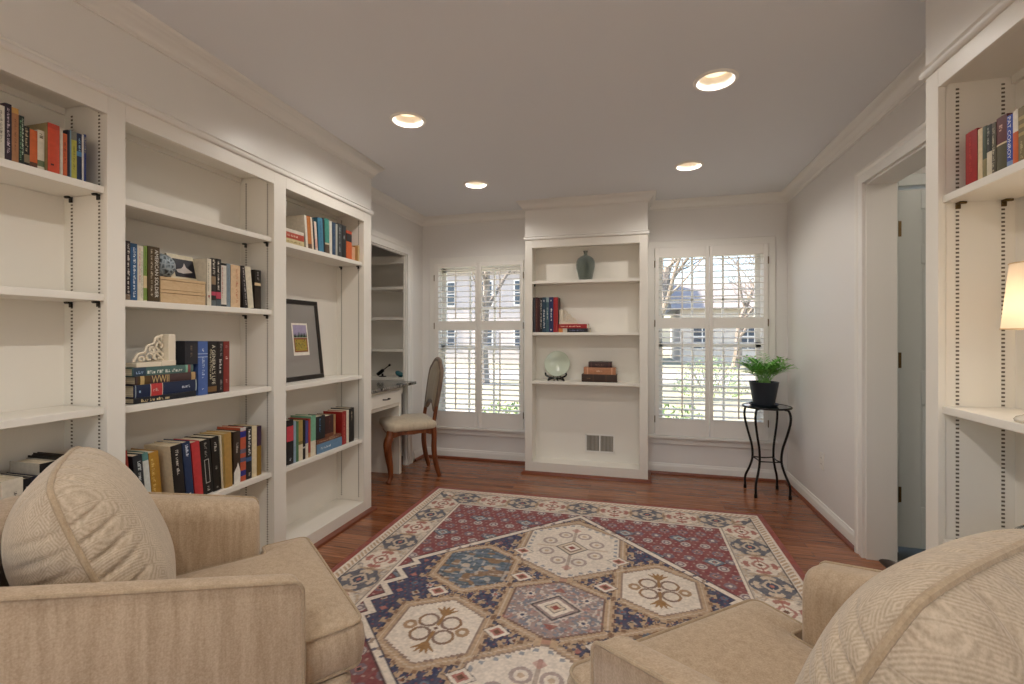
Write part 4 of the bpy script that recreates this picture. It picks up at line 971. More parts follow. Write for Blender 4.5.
# glass vase between the windows
VG = mat('smoky_glass', '8A9A90', .1, spec=.8); t = NT(VG)
tc = t.n('ShaderNodeTexCoord'); vo = t.n('ShaderNodeTexVoronoi', i_Scale=60.); t.l(tc.outputs['Object'], vo.inputs['Vector']); t.bump(vo.outputs['Distance'], .6, .004)
trn = t.n('ShaderNodeBsdfTransparent'); trn.inputs['Color'].default_value = (*lin('E8EBE8'), 1)
lw = t.n('ShaderNodeLayerWeight'); lw.inputs['Blend'].default_value = .35; r = t.n('ShaderNodeMapRange'); r.inputs['To Min'].default_value = .16; r.inputs['To Max'].default_value = .9
t.l(lw.outputs['Facing'], r.inputs['Value']); t.b.inputs['Base Color'].default_value = (*lin('8A928E'), 1)
mx = t.n('ShaderNodeMixShader'); t.l(r.outputs[0], mx.inputs[0]); t.l(trn.outputs[0], mx.inputs[1]); t.l(t.b.outputs[0], mx.inputs[2]); t.l(mx.outputs[0], t.t.nodes['Material Output'].inputs['Surface'])
vt = thing('glass_vase', (-.426, 4.105, 1.6925), 'smoky green bubbled glass vase on the highest shelf between the windows', 'vase')
pr = [(.0, .0), (.054, .0), (.058, .006), (.066, .05), (.078, .1), (.082, .135), (.078, .165), (.066, .19), (.045, .207), (.022, .217), (.015, .225), (.0145, .24), (.02, .252), (.021, .257), (.017, .258), (.012, .24), (.012, .225), (.04, .203), (.06, .187), (.073, .163), (.077, .135), (.073, .1), (.062, .05), (.052, .01), (.0, .01)]
mb = MB(); mb.lathe(pr, 40); mb.build('body', VG, vt)

# celadon plate on an easel
CEL = mat('celadon', 'C4CEBC', .18, coat=.4)
t_ = thing('decorative_plate', (-.681, 4.113, .848), 'round pale celadon plate on a black easel between the windows', 'plate')
t_.rotation_euler = (math.radians(-14), 0, 0)
mb = MB(); mb.lathe([(0, .0), (.06, .0), (.066, .004), (.075, .006), (.113, .016), (.115, .018), (.112, .02), (.074, .011), (.064, .008), (.0, .006)], 48)
mb.v = [(x, -z+.008, y+.115) for x, y, z in mb.v]; mb.build('dish', CEL, t_)
t_ = thing('plate_easel', (-.681, 4.105, .8125), 'small black easel holding the celadon plate', 'plate stand')
mb = MB()
for s in (-1, 1):
    mb.tube(curve_pts([(s*.07, -.028, .0), (s*.062, -.03, .02), (s*.04, -.027, .026), (s*.06, -.03, .034), (s*.085, -.034, .046), (s*.092, -.036, .062), (s*.088, -.036, .072)], 24), [.008]*25, 8)
    mb.tube([(s*.045, -.026, .026), (s*.03, .02, .03), (s*.02, .055, .13)], .004, 8)
mb.tube(curve_pts([(-.07, -.024, .006), (-.03, -.03, .022), (0, -.032, .024), (.03, -.03, .022), (.07, -.024, .006)], 16), .007, 8)
mb.tube([(-.02, .055, .12), (.02, .055, .12)], .004, 8); mb.tube([(0, .055, .12), (0, .07, .0)], .004, 8)
mb.tube(curve_pts([(-.018, -.032, .0), (-.012, -.034, .014), (.012, -.034, .014), (.018, -.032, .0)], 10), .0045, 8)
mb.build('stand', BLACKGLOSS, t_)

# alcove ornaments
TEAL = mat('teal_glaze', '2E6670', .25, coat=.5)
t_ = thing('bird_figurine', (-2.172, 4.03, .8155), 'small teal bird figurine on the lowest alcove shelf', 'figurine')
mb = MB(); pts = [(-.062, 0, .016), (-.045, 0, .018), (-.02, 0, .024), (.005, 0, .03), (.024, 0, .036), (.034, 0, .042), (.042, 0, .046), (.048, 0, .046), (.053, 0, .045)]
mb.tube(pts, [.003, .009, .02, .027, .026, .021, .016, .008, .001], 14); mb.v = [(-x, y, max(z, .0)) for x, y, z in mb.v]; mb.build('body', TEAL, t_, sub=1)
mb = MB(); mb.lathe([(.0, 0), (.02, 0), (.02, .004), (.006, .006), (.006, .012), (0, .012)], 16); mb.build('foot', BLACKM, t_)
t_ = thing('angled_ornament', (-2.36, 4.03, .8155), 'black angled rod ornament with a knob end on the lowest alcove shelf', 'ornament')
mb = MB(); mb.lathe([(0, 0), (.035, 0), (.035, .006), (.01, .01), (.008, .03), (0, .03)], 20); mb.build('base', BLACKM, t_)
mb = MB(); d_ = Vector((.8, 0, .58)).normalized(); p0 = Vector((-.055, 0, .018))
mb.tube([p0+d_*k for k in (0, .004, .075, .078, .08)], [.012, .017, .017, .012, .006], 14)
mb.tube([p0+d_*k for k in (.078, .155)], .0045, 10)
mb.tube([p0+d_*k for k in (.15, .154, .168, .172)], [.006, .011, .011, .006], 14)
mb.build('rod', BLACKM, t_)

# lamp in the right-hand bookcase
SHADE = mat('lamp_shade_linen', 'F6EEE0', .9); t = NT(SHADE)
tr = t.n('ShaderNodeBsdfTranslucent'); tr.inputs['Color'].default_value = (*lin('FAF0E0'), 1)
mx = t.n('ShaderNodeMixShader'); mx.inputs[0].default_value = .45
t.l(t.b.outputs[0], mx.inputs[1]); t.l(tr.outputs[0], mx.inputs[2]); t.l(mx.outputs[0], t.t.nodes['Material Output'].inputs['Surface'])
tc = t.n('ShaderNodeTexCoord'); wv = t.n('ShaderNodeTexNoise', i_Scale=300.); t.l(tc.outputs['Object'], wv.inputs['Vector']); t.bump(wv.outputs['Fac'], .2, .001)
t_ = thing('table_lamp', (.975, 1.47, .9955), 'lit table lamp with a cream shade on the right-hand bookcase', 'lamp')
n = 40
mb = MB(); mb.rings([[(r_*math.cos(2*PI*k/n), r_*math.sin(2*PI*k/n), z) for k in range(n)] for r_, z in ((.0665, .236), (.067, .24), (.052, .4), (.0515, .404), (.05, .4), (.065, .24), (.0665, .236))], False, False)
mb.build('lamp_shade', SHADE, t_)
mb = MB()
for r_, z in ((.067, .236), (.052, .403)):
    mb = MB(); mb.tube([(r_*math.cos(2*PI*k/32), r_*math.sin(2*PI*k/32), z) for k in range(32)], .0018, 6, closed=True)
    mb.build('shade_trim', mat('shade_trim', 'D8C09A', .8), t_)
CER = mat('lamp_ceramic', 'C8C0B0', .25, coat=.3)
mb = MB(); mb.lathe([(0, 0), (.042, 0), (.044, .006), (.04, .012), (.026, .018), (.016, .03), (.019, .06), (.024, .09), (.02, .13), (.014, .16), (.013, .175), (.0, .175)], 32); mb.build('base', CER, t_)
mb = MB(); mb.lathe([(0, .174), (.008, .174), (.007, .2), (.013, .205), (.013, .245), (.0, .245)], 16)
for k in range(3):
    a = 2*PI*k/3; mb.tube([(.009*math.cos(a), .009*math.sin(a), .243), (.053*math.cos(a), .053*math.sin(a), .37)], .0012, 5)
mb.build('stem', BRASS, t_)
BULB = mat('lamp_bulb', 'FFF0D8', .5, emit='FFEED8', estr=BULB_E)
mb = MB(); mb.lathe([(0, .246), (.012, .248), (.014, .262), (.024, .29), (.026, .305), (.02, .322), (.0, .33)], 20); mb.build('bulb', BULB, t_)
CLEAR = mat('clear_glass', 'F4FAFA', .02, trans=1., ior=1.45)
mb = MB(); mb.lathe([(0, 0), (.045, 0), (.06, .01), (.082, .05), (.085, .085), (.07, .125), (.05, .142), (.046, .142), (.066, .122), (.08, .085), (.077, .052), (.055, .014), (0, .008)], 36)
o = mb.build('glass_bowl', CLEAR, loc=(1.018, 1.487, .5815)); tag(o, 'clear round glass bowl on a low shelf of the right-hand bookcase', 'bowl')

# ------------------------------------------------------------------ plant on a wrought iron stand
IRON = mat('wrought_iron', '201D1C', .38, metal=.5)
PX, PY = .97, 3.972
t_ = thing('plant_stand', (PX, PY, 0), 'black wrought iron plant stand with a round top beside the right window', 'plant stand')
mb = MB(); mb.lathe([(0, .664), (.158, .664), (.162, .668), (.158, .672), (0, .672)], 48); mb.build('glass_top', mat('dark_glass_top', '3A4442', .06, coat=.6), t_)
mb = MB(); mb.tube([(.165*math.cos(2*PI*k/48), .165*math.sin(2*PI*k/48), .668) for k in range(48)], .0075, 8, closed=True); mb.build('top_ring', IRON, t_)
for k in range(4):
    a = math.radians(45+6+90*k); c, s = math.cos(a), math.sin(a)
    P = [(.13, .658), (.158, .652), (.172, .61), (.168, .55), (.145, .46), (.118, .37), (.108, .3), (.112, .24), (.135, .17), (.16, .115), (.168, .08), (.168, .04), (.168, .004)]
    mb = MB(); mb.tube(curve_pts([(r_*c, r_*s, z) for r_, z in P], 44), .0085, 10); lg = mb.build('leg', IRON, t_)
    mb = MB(); mb.lathe([(0, 0), (.011, 0), (.012, .004), (.011, .03), (.0, .03)], 12, (.168*c, .168*s, .0)); mb.build('foot', IRON, lg)
for k in range(4):
    a = math.radians(51+90*k); b_ = a+PI/2; r_ = .111
    mb = MB(); mb.tube(curve_pts([(r_*math.cos(a), r_*math.sin(a), .262), (.6*r_*math.cos((a+b_)/2), .6*r_*math.sin((a+b_)/2), .258), (r_*math.cos(b_), r_*math.sin(b_), .262)], 14), .005, 8); mb.build('stretcher', IRON, t_)
POT = mat('charcoal_pot', '2A3038', .45)
t_ = thing('potted_fern', (PX-.02, PY, .6725), 'bright green fern in a charcoal pot on the iron stand', 'plant')
mb = MB(); mb.lathe([(0, 0.012), (.07, .012), (.075, .016), (.102, .178), (.105, .182), (.103, .186), (.097, .184), (.093, .165), (0, .165)], 40); mb.build('pot', POT, t_)
mb = MB(); mb.lathe([(0, 0), (.09, 0), (.102, .012), (.104, .02), (.1, .02), (.088, .008), (.076, .011), (0, .011)], 40); mb.build('saucer', POT, t_)
mb = MB(); mb.lathe([(0, .168), (.092, .166), (.092, .17), (.05, .174), (0, .176)], 24); mb.build('soil', mat('soil', '2A1E16', .95), t_)
LEAF = mat('fern_leaf', '5C9A44', .45); t = NT(LEAF)
ob = t.n('ShaderNodeTexCoord'); nz = t.n('ShaderNodeTexNoise', i_Scale=30.); t.l(ob.outputs['Object'], nz.inputs['Vector'])
r = t.ramp(nz.outputs['Fac'], [(.3, '5A9A44'), (.7, '9AD46C')]); t.l(r.outputs['Color'], t.b.inputs['Base Color'])
t.b.inputs['Subsurface Weight'].default_value = .0
mb = MB(); st = MB(); rg = random.Random(11)
for k in range(60):
    a = rg.uniform(0, 2*PI); ln = rg.uniform(.15, .255); ele = rg.uniform(.95, 1.55)
    p = Vector((rg.uniform(-.04, .04), rg.uniform(-.04, .04), .172)); pts = [p.copy()]; n = 9
    for i in range(n):
        d_ = Vector((math.cos(a)*math.cos(ele), math.sin(a)*math.cos(ele), math.sin(ele)))
        p = p+d_*ln/n; pts.append(p.copy()); ele -= rg.uniform(.05, .16); a += rg.uniform(-.06, .06)
        if i >= 3:
            sd = d_.cross(Vector((0, 0, 1))).normalized()
            for s in (-1, 1):
                L = .055*math.sin(PI*min(.97, (i-1.2)/n))+.008; w_ = .009
                dr = (sd*s*.8+d_*.75+Vector((0, 0, rg.uniform(-.3, .15)))).normalized(); nn = dr.cross(Vector((0, 0, 1))).normalized()
                e = p+dr*L; m_ = p+dr*L*.45
                mb.add([tuple(p), tuple(m_+nn*w_+Vector((0, 0, .002))), tuple(e), tuple(m_-nn*w_+Vector((0, 0, .002)))], [(0, 1, 2, 3)])
    st.tube(pts, [.0018*(1-.6*i/n) for i in range(n+1)], 5)
fo = mb.build('fronds', LEAF, t_, smooth=False, recalc=False)
st.build('stems', LEAF, t_)

# ------------------------------------------------------------------ desk chair
SEATF = fabric('seat_fabric', 'D8CBB4', 'B4A48C', 300); 
t = NT(SEATF)
t_ = thing('desk_chair', (-1.94, 3.725, 0), 'carved wood side chair with a cream seat pulled up to the alcove desk', 'chair', math.atan2(.772, -.634))
# local: forward +y, right +x
SW, BW, SD = .235, .195, .21
fl = [(-SW+.03, SD-.03), (SW-.03, SD-.03)]; bl = [(-BW+.02, -SD+.02), (BW-.02, -SD+.02)]
for x, y in fl:
    s = 1 if x > 0 else -1
    P = [(x, y, .425), (x+s*.01, y+.012, .37), (x+s*.018, y+.026, .32), (x+s*.006, y+.016, .22), (x-s*.006, y+.0, .12), (x-s*.002, y-.002, .055), (x+s*.008, y+.014, .02), (x+s*.012, y+.022, .003)]
    mb = MB(); mb.tube(curve_pts(P, 28), [.03]*4+[.035]*4+[.035-.016*k/12 for k in range(13)]+[.019, .0185, .0185, .02, .022, .024, .024, .022], 12); mb.build('leg', CHAIRWOOD, t_)
BK = math.radians(9)
for x, y in bl:
    s = 1 if x > 0 else -1
    P = [(x, y+.0, .43), (x+s*.004, y-.004, .34), (x+s*.004, y-.002, .24), (x+s*.002, y-.018, .12), (x+s*.004, y-.045, .02), (x+s*.004, y-.05, .003)]
    mb = MB(); mb.tube(curve_pts(P, 22), [.024]*8+[.024-.006*k/14 for k in range(15)], 12); mb.build('leg', CHAIRWOOD, t_)
# apron with a scalloped lower edge
mb = MB()
def apron(a, b_):
    a, b_ = Vector(a), Vector(b_); n = 14; top = []; bot = []; d_ = (b_-a); nr = Vector((-d_.y, d_.x, 0)).normalized()*.011
    for k in range(n+1):
        u_ = k/n; p = a+d_*u_; z = .365-.018*math.cos(2*PI*u_)*-1 if False else .372+.016*math.sin(PI*u_)**2-.012*math.cos(4*PI*u_)*.5
        top.append((p.x, p.y, .425)); bot.append((p.x, p.y, z))
    for k in range(n):
        q = []
        for p in (top[k], top[k+1], bot[k+1], bot[k]):
            q.append((p[0]+nr.x, p[1]+nr.y, p[2]))
        for p in (top[k], top[k+1], bot[k+1], bot[k]):
            q.append((p[0]-nr.x, p[1]-nr.y, p[2]))
        mb.add(q, [(0,1,2,3), (7,6,5,4), (0,4,5,1), (3,2,6,7), (1,5,6,2), (0,3,7,4)])
apron((*fl[0], 0), (*fl[1], 0)); apron((*fl[1], 0), (*bl[1], 0)); apron((*bl[1], 0), (*bl[0], 0)); apron((*bl[0], 0), (*fl[0], 0))
mb.build('seat_rail', CHAIRWOOD, t_)
poly = round_poly([(-BW, -SD, .03), (BW, -SD, .03), (SW, SD, .06), (-SW, SD, .06)], 6)
mb = MB(); mb.rings([[(x, y, z) for x, y in offset_poly(poly, i)] for i, z in ((.004, .418), (-.004, .426), (-.008, .45), (-.004, .474), (.008, .486))], cap1=False)
cdt_cap(mb, offset_poly(poly, .008), lambda d: .486+.022*(1-math.exp(-d/.05)))
mb.build('seat_cushion', SEATF, t_, angle=80, weld=True)
# back: shaped frame with upholstered panel, leaning back
def bkp(x, z, off=0):
    return (x, -SD+.022-math.tan(BK)*(z-.43)-off, z)
half = [(.0, 1.0), (.05, .992), (.09, .968), (.125, .94), (.16, .915), (.178, .87), (.182, .8), (.176, .7), (.166, .62), (.155, .565), (.12, .58), (.08, .615), (.03, .628), (0, .63)]
hp = curve_pts([(x, 0, z) for x, z in half], 40)
out = [(p.x, p.z) for p in hp]+[(-p.x, p.z) for p in reversed(hp[1:-1])]
mb = MB(); mb.tube([bkp(x, z) for x, z in out], .02, 10, closed=True); mb.build('back_frame', GREYWOOD, t_)
for s in (-1, 1):
    mb = MB(); mb.tube(curve_pts([bkp(s*.173, .42), bkp(s*.172, .5), bkp(s*.166, .62)], 10), .017, 10)
    mb.build('back_post', CHAIRWOOD, t_)
mb = MB(); 
for k in range(7):
    a = PI*k/6; q = bkp(.03*math.cos(a), .997+.014*math.sin(a), -.006); mb.lathe([(0, -.007), (.007, 0), (0, .007)], 8, q)
mb.build('crest_carving', GREYWOOD, t_)
cz = .80
mb = MB()
def inset(k, off): return [bkp(x*k, cz+(z-cz)*k, off) for x, z in out]
mb.rings([inset(.3, -.022), inset(.5, -.022), inset(.8, -.02), inset(.93, -.012), inset(.95, 0), inset(.93, .012), inset(.8, .02), inset(.5, .022), inset(.3, .022)])
mb.build('back_upholstery', fabric('back_fabric', 'B6A68E', '94846E', 300), t_, angle=80)

# ------------------------------------------------------------------ armchairs
AW, AT = .355, .1      # half width, arm thickness
def zarm(y): return .635+max(0., -y)*.25
def make_armchair(loc, rotz, label):
    t_ = thing('armchair', loc, label, 'armchair', rotz)
    D = .56
    def profile(fi, ti, r):
        """side outline of an arm pulled back by fi at the front and down by ti at the top"""
        P = [(-fi, .11), (-fi, .635-ti-r)]
        for k in range(1, 9):
            a = PI/2*k/8; P.append((-fi-r+r*math.cos(a), .635-ti-r+r*math.sin(a)+.25*r*(k/8)))
        for k in range(1, 15):
            y = -fi-r-(D-fi-r)*k/14; P.append((y, .635-ti+.25*(-y-fi)))
        return P+[(-D, .11)]
    prof = profile(0, 0, .024)
    for s in (-1, 1):
        mb = MB(); rings = []
        cs = [(0, .004, .004), (.0015, .0012, .0012), (.004, 0, 0)]
        for k in range(9):
            a = PI/2*k/8; cs.append((AT-.056+.056*math.sin(a), .028*(1-math.cos(a)), .056*(1-math.cos(a))))
        for across, fi, ti in cs: rings.append([(s*(AW-across), y, z) for y, z in profile(fi, ti, .024+ti*.5)])
        mb.rings(rings)
        arm = mb.build('arm', CHAIRFAB, t_, angle=60)
        mb = MB(); pth = [(s*(AW-.001), y, z) for y, z in prof[1:-1]]; pth = [(s*(AW-.001), .0, .12)]+pth
        mb.tube(pth, .0045, 8); mb.build('welt', WELT, arm)
    # back shell, rounded behind
    pl = round_poly([(-AW, -.555, .012), (-AW, -.665, .1), (AW, -.665, .1), (AW, -.555, .012)], 8)
    mb = MB(); mb.rings([[(x, y, z) for x, y in offset_poly(pl, i)] for i, z in ((0., .11), (.0, .4), (.0, .745), (.003, .757), (.009, .766))], cap1=False)
    cdt_cap(mb, offset_poly(pl, .009), lambda d: .766+.012*(1-math.exp(-d/.02)), .025)
    mb.build('backrest', CHAIRFAB, t_, angle=75, weld=True)
    # seat box
    mb = MB(); pl = round_poly([(-AW+AT+.002, -.54, 0), (AW-AT-.002, -.54, 0), (AW-AT-.002, .001, 0), (AW-.03, .001, 0), (AW-.03, .125, .02), (-AW+.03, .125, .02), (-AW+.03, .001, 0), (-AW+AT+.002, .001, 0)], 5)
    mb.rings([[(x, y, z) for x, y in offset_poly(pl, i)] for i, z in ((0, .11), (0, .338), (.012, .35))]); mb.build('base', CHAIRFAB, t_, angle=40)
    for x in (-.33, .33):
        for y in (.06, -.6):
            mb = MB(); mb.lathe([(0, 0), (.018, 0), (.026, .112), (0, .112)], 14, (x, y, .009)); mb.build('leg', CHAIRWOOD, t_)
    # T-shaped seat cushion
    e = .036
    ol = [(-AW+AT+.004, -.5, .03), (AW-AT-.004, -.5, .03), (AW-AT-.004, .006, .012), (AW-e, .006, .015), (AW-e, .158, .035), (-AW+e, .158, .035), (-AW+e, .006, .015), (-AW+AT+.004, .006, .012)]
    pl = round_poly(ol, 5)
    mb = MB(); prf = [(.012, .352), (.004, .361), (-.005, .38), (-.01, .415), (-.005, .45), (.004, .468), (.012, .475)]
    mb.rings([[(x, y, z) for x, y in offset_poly(pl, i)] for i, z in prf], cap1=False)
    cdt_cap(mb, offset_poly(pl, .012), lambda d: .475+.022*(1-math.exp(-d/.06)))
    cu = mb.build('seat_cushion', CHAIRFAB, t_, angle=80, weld=True)
    mb = MB()
    for z in (.361, .47): mb.tube([(x, y, z) for x, y in offset_poly(pl, .003)], .0045, 7, closed=True)
    mb.build('welt', WELT, cu)
    # plump knife-edge back cushion with gathered corners
    w2, h2, T = .256, .231, .148
    N, Mv = 76, 120
    def edge(p, q):      # map the square to a soft rounded rectangle
        rr = 1-.10*(abs(p)**3)*(abs(q)**3)
        return p*w2*(rr if True else 1)*(1-.06*q*abs(q)*(1 if q > 0 else 0)), q*h2*rr
    mb = MB(); tilt = -.37
    cy, cz_ = -.3736, .705
    def surf(p, q, side):
        x, z = edge(p, q)
        f = (max(0, 1-abs(p)**3)**.56)*(max(0, 1-abs(q)**2.7)**.56)
        th = T*f*(1+.12*(1-q)*.5)*(.64 if side > 0 else 1)
        # gathers pulled into the seam on both sides and along the top
        ed = 1-abs(p); g = min(1, ed/.012)*math.exp(-(ed/.2)**2)
        for qk, a in ((-.42, .6), (-.2, 1.), (.02, 1.1), (.2, 1.), (.4, .9), (.58, .6)):
            qq = q-qk-.12*ed*(1 if side > 0 else -1)
            th -= a*(.02*math.exp(-(qq/.026)**2)-.004*math.exp(-(qq/.07)**2))*g
        ed = 1-abs(q)
        if q > 0:
            g = min(1, ed/.012)*math.exp(-(ed/.16)**2)
            for pk in (-.55, -.2, .1, .42, .7): th -= .011*math.exp(-((p-pk)/.03)**2)*g
        return Vector((x, side*th, z))
    def place(v):
        c, s = math.cos(tilt), math.sin(tilt)
        return (v.x, cy+v.y*c+v.z*s, cz_-v.y*s+v.z*c)
    for side in (1, -1):
        vs = []; fs = []
        for j in range(Mv+1):
            for i in range(N+1):
                p = math.sin((i/N*2-1)*PI/2); q = math.sin((j/Mv*2-1)*PI/2)
                vs.append(place(surf(p, q, side)))
        for j in range(Mv):
            for i in range(N):
                a = j*(N+1)+i; f = (a, a+1, a+N+2, a+N+1)
                fs.append(f if side < 0 else f[::-1])
        mb.add(vs, fs)
    bc_ = mb.build('back_cushion', PILLOWFAB, t_, angle=180, recalc=False)
    seam = []
    for k in range(160):
        a = k/160*4; sd = int(a); u_ = math.sin(((a-sd)*2-1)*PI/2)
        p, q = [(u_, -1), (1, u_), (-u_, 1), (-1, -u_)][sd]
        seam.append(place(Vector((*edge(p, q),)).to_3d().xzy if False else Vector((edge(p, q)[0], 0, edge(p, q)[1]))))
    mb = MB(); mb.tube(seam, .0062, 8, closed=True); mb.build('welt', WELT, bc_)
    return t_
make_armchair((-1.0312, 1.1587, .0), math.radians(-38.96), 'beige upholstered armchair in front of the left bookcase')
make_armchair((.1877, 1.1319, .0), math.atan2(.655, .7562), 'beige upholstered armchair beside the right-hand bookcase')

# ------------------------------------------------------------------ patterned rug
RX, RY, RW, RL = -.345, 2.05, 2.35, 2.82
nx, ny = 520, 624
gx = np.linspace(-RW/2, RW/2, nx); gy = np.linspace(-RL/2, RL/2, ny)
X, Y = np.meshgrid(gx, gy)
def L3(h): return np.array(lin(h))
NAVY, BURG, CREAM, TAN, BEIGE, RUST, SLATE_, GOLD, BROWN, TEALC, ROSE, MAUVE, DARK = [L3(h) for h in
    ('323B5E', '86464A', 'E6DACC', 'C0A486', 'D4C2AC', '93483E', '6E7E90', '9C7446', '6A4430', '4E6270', 'B4756A', 'A08C88', '2E2A34')]
C = np.empty((ny, nx, 3)); C[:] = BURG
def put(m, c, a=1.): 
    C[m] = C[m]*(1-a)+c*a
def rnd(sx, sy, seed=0):
    """smooth value noise"""
    rg = np.random.default_rng(seed); gw, gh = int(RW/sx)+3, int(RL/sy)+3
    g = rg.random((gh, gw)); u = (X+RW/2)/sx; v = (Y+RL/2)/sy
    i = u.astype(int); j = v.astype(int); fu = u-i; fv = v-j
    fu = fu*fu*(3-2*fu); fv = fv*fv*(3-2*fv)
    return (g[j, i]*(1-fu)+g[j, i+1]*fu)*(1-fv)+(g[j+1, i]*(1-fu)+g[j+1, i+1]*fu)*fv
aX, aY = abs(X), abs(Y)
def cell(px, py, ox=0, oy=0, stagger=True):
    v = (Y+oy)/py; j = np.floor(v); sx_ = (X+ox)/px+(.5*(j % 2) if stagger else 0)
    i = np.floor(sx_); return (sx_-i-.5)*px, (v-j-.5)*py, i, j
# field of small flowers
cx, cy, ci, cj = cell(.105, .085)
d_ = abs(cx)+abs(cy)*1.1; rr = np.hypot(cx, cy)
alt = (ci*3+cj*2) % 3
put(rr < .03, SLATE_, .55); put((rr > .02) & (rr < .028) & (alt == 0), CREAM, .55); put(rr < .011, CREAM, .7)
put((d_ < .02) & (alt == 1), ROSE, .8); put((rr < .008) & (alt == 1), DARK)
cx, cy, ci, cj = cell(.31, .26, .02, .03); d_ = abs(cx)*.8+abs(cy)
put(d_ < .052, DARK, .8); put(d_ < .045, SLATE_, .9); put(d_ < .027, CREAM, .8); put(d_ < .018, TEALC); put(d_ < .008, ROSE)
cx, cy, _, _ = cell(.035, .04); put((np.hypot(cx, cy) < .006), CREAM, .35)
# stepped hexagon with zigzag flanks
st = .022
qx = np.floor(aX/st)*st; qy = aY
zig = .79+.075*(2*abs(((aY/.15) % 1)-.5))
hexd = np.minimum(1.09-(aX+aY), (zig-aX)*1.1)      # >0 inside
big = hexd > 0
put((hexd > -.014) & (hexd <= .0), DARK, .7); put(big, NAVY)
put(big & (hexd < .042), CREAM)
put(big & (hexd > .042) & (hexd < .05), DARK, .6)
inn = big & (hexd > .05)
# navy ground sprinkled with little flowers
cx, cy, ci, cj = cell(.082, .075); rr = np.hypot(cx, cy); k3 = (ci+2*cj) % 4; th = np.arctan2(cy, cx)
put(inn & (rr < .024*(.75+.25*np.cos(6*th))) & (k3 == 0), CREAM, .75); put(inn & (rr < .01) & (k3 == 0), ROSE)
put(inn & (abs(cx)+abs(cy) < .018) & (k3 == 1), ROSE, .85); put(inn & (abs(cx)+abs(cy) < .022) & (k3 == 2), BEIGE, .75); put(inn & (rr < .009) & (k3 == 2), BROWN)
put(inn & (rr < .017) & (k3 == 3), SLATE_, .7); put(inn & (rr < .006) & (k3 == 3), RUST)
cx, cy, _, _ = cell(.031, .029, .01); put(inn & (np.hypot(cx, cy) < .0055), RUST, .6)
cx, cy, _, _ = cell(.043, .037, .02, .01); put(inn & (np.hypot(cx, cy) < .005), TEALC, .9)
MED = [(0, .60, .265, .345, 'A'), (0, -.60, .265, .345, 'A'), (0, 0, .215, .225, 'G'), (.455, .265, .178, .215, 'W'), (-.455, -.265, .178, .215, 'W'), (-.455, .265, .178, .215, 'B'), (.455, -.265, .178, .215, 'B')]
def hexdist(mx, my, w, h):
    x, y = abs(X-mx), abs(Y-my)
    xs_ = np.floor(x/.017)*.017
    return np.minimum(w-x, (h-xs_/w*h*.48-y)*.85)
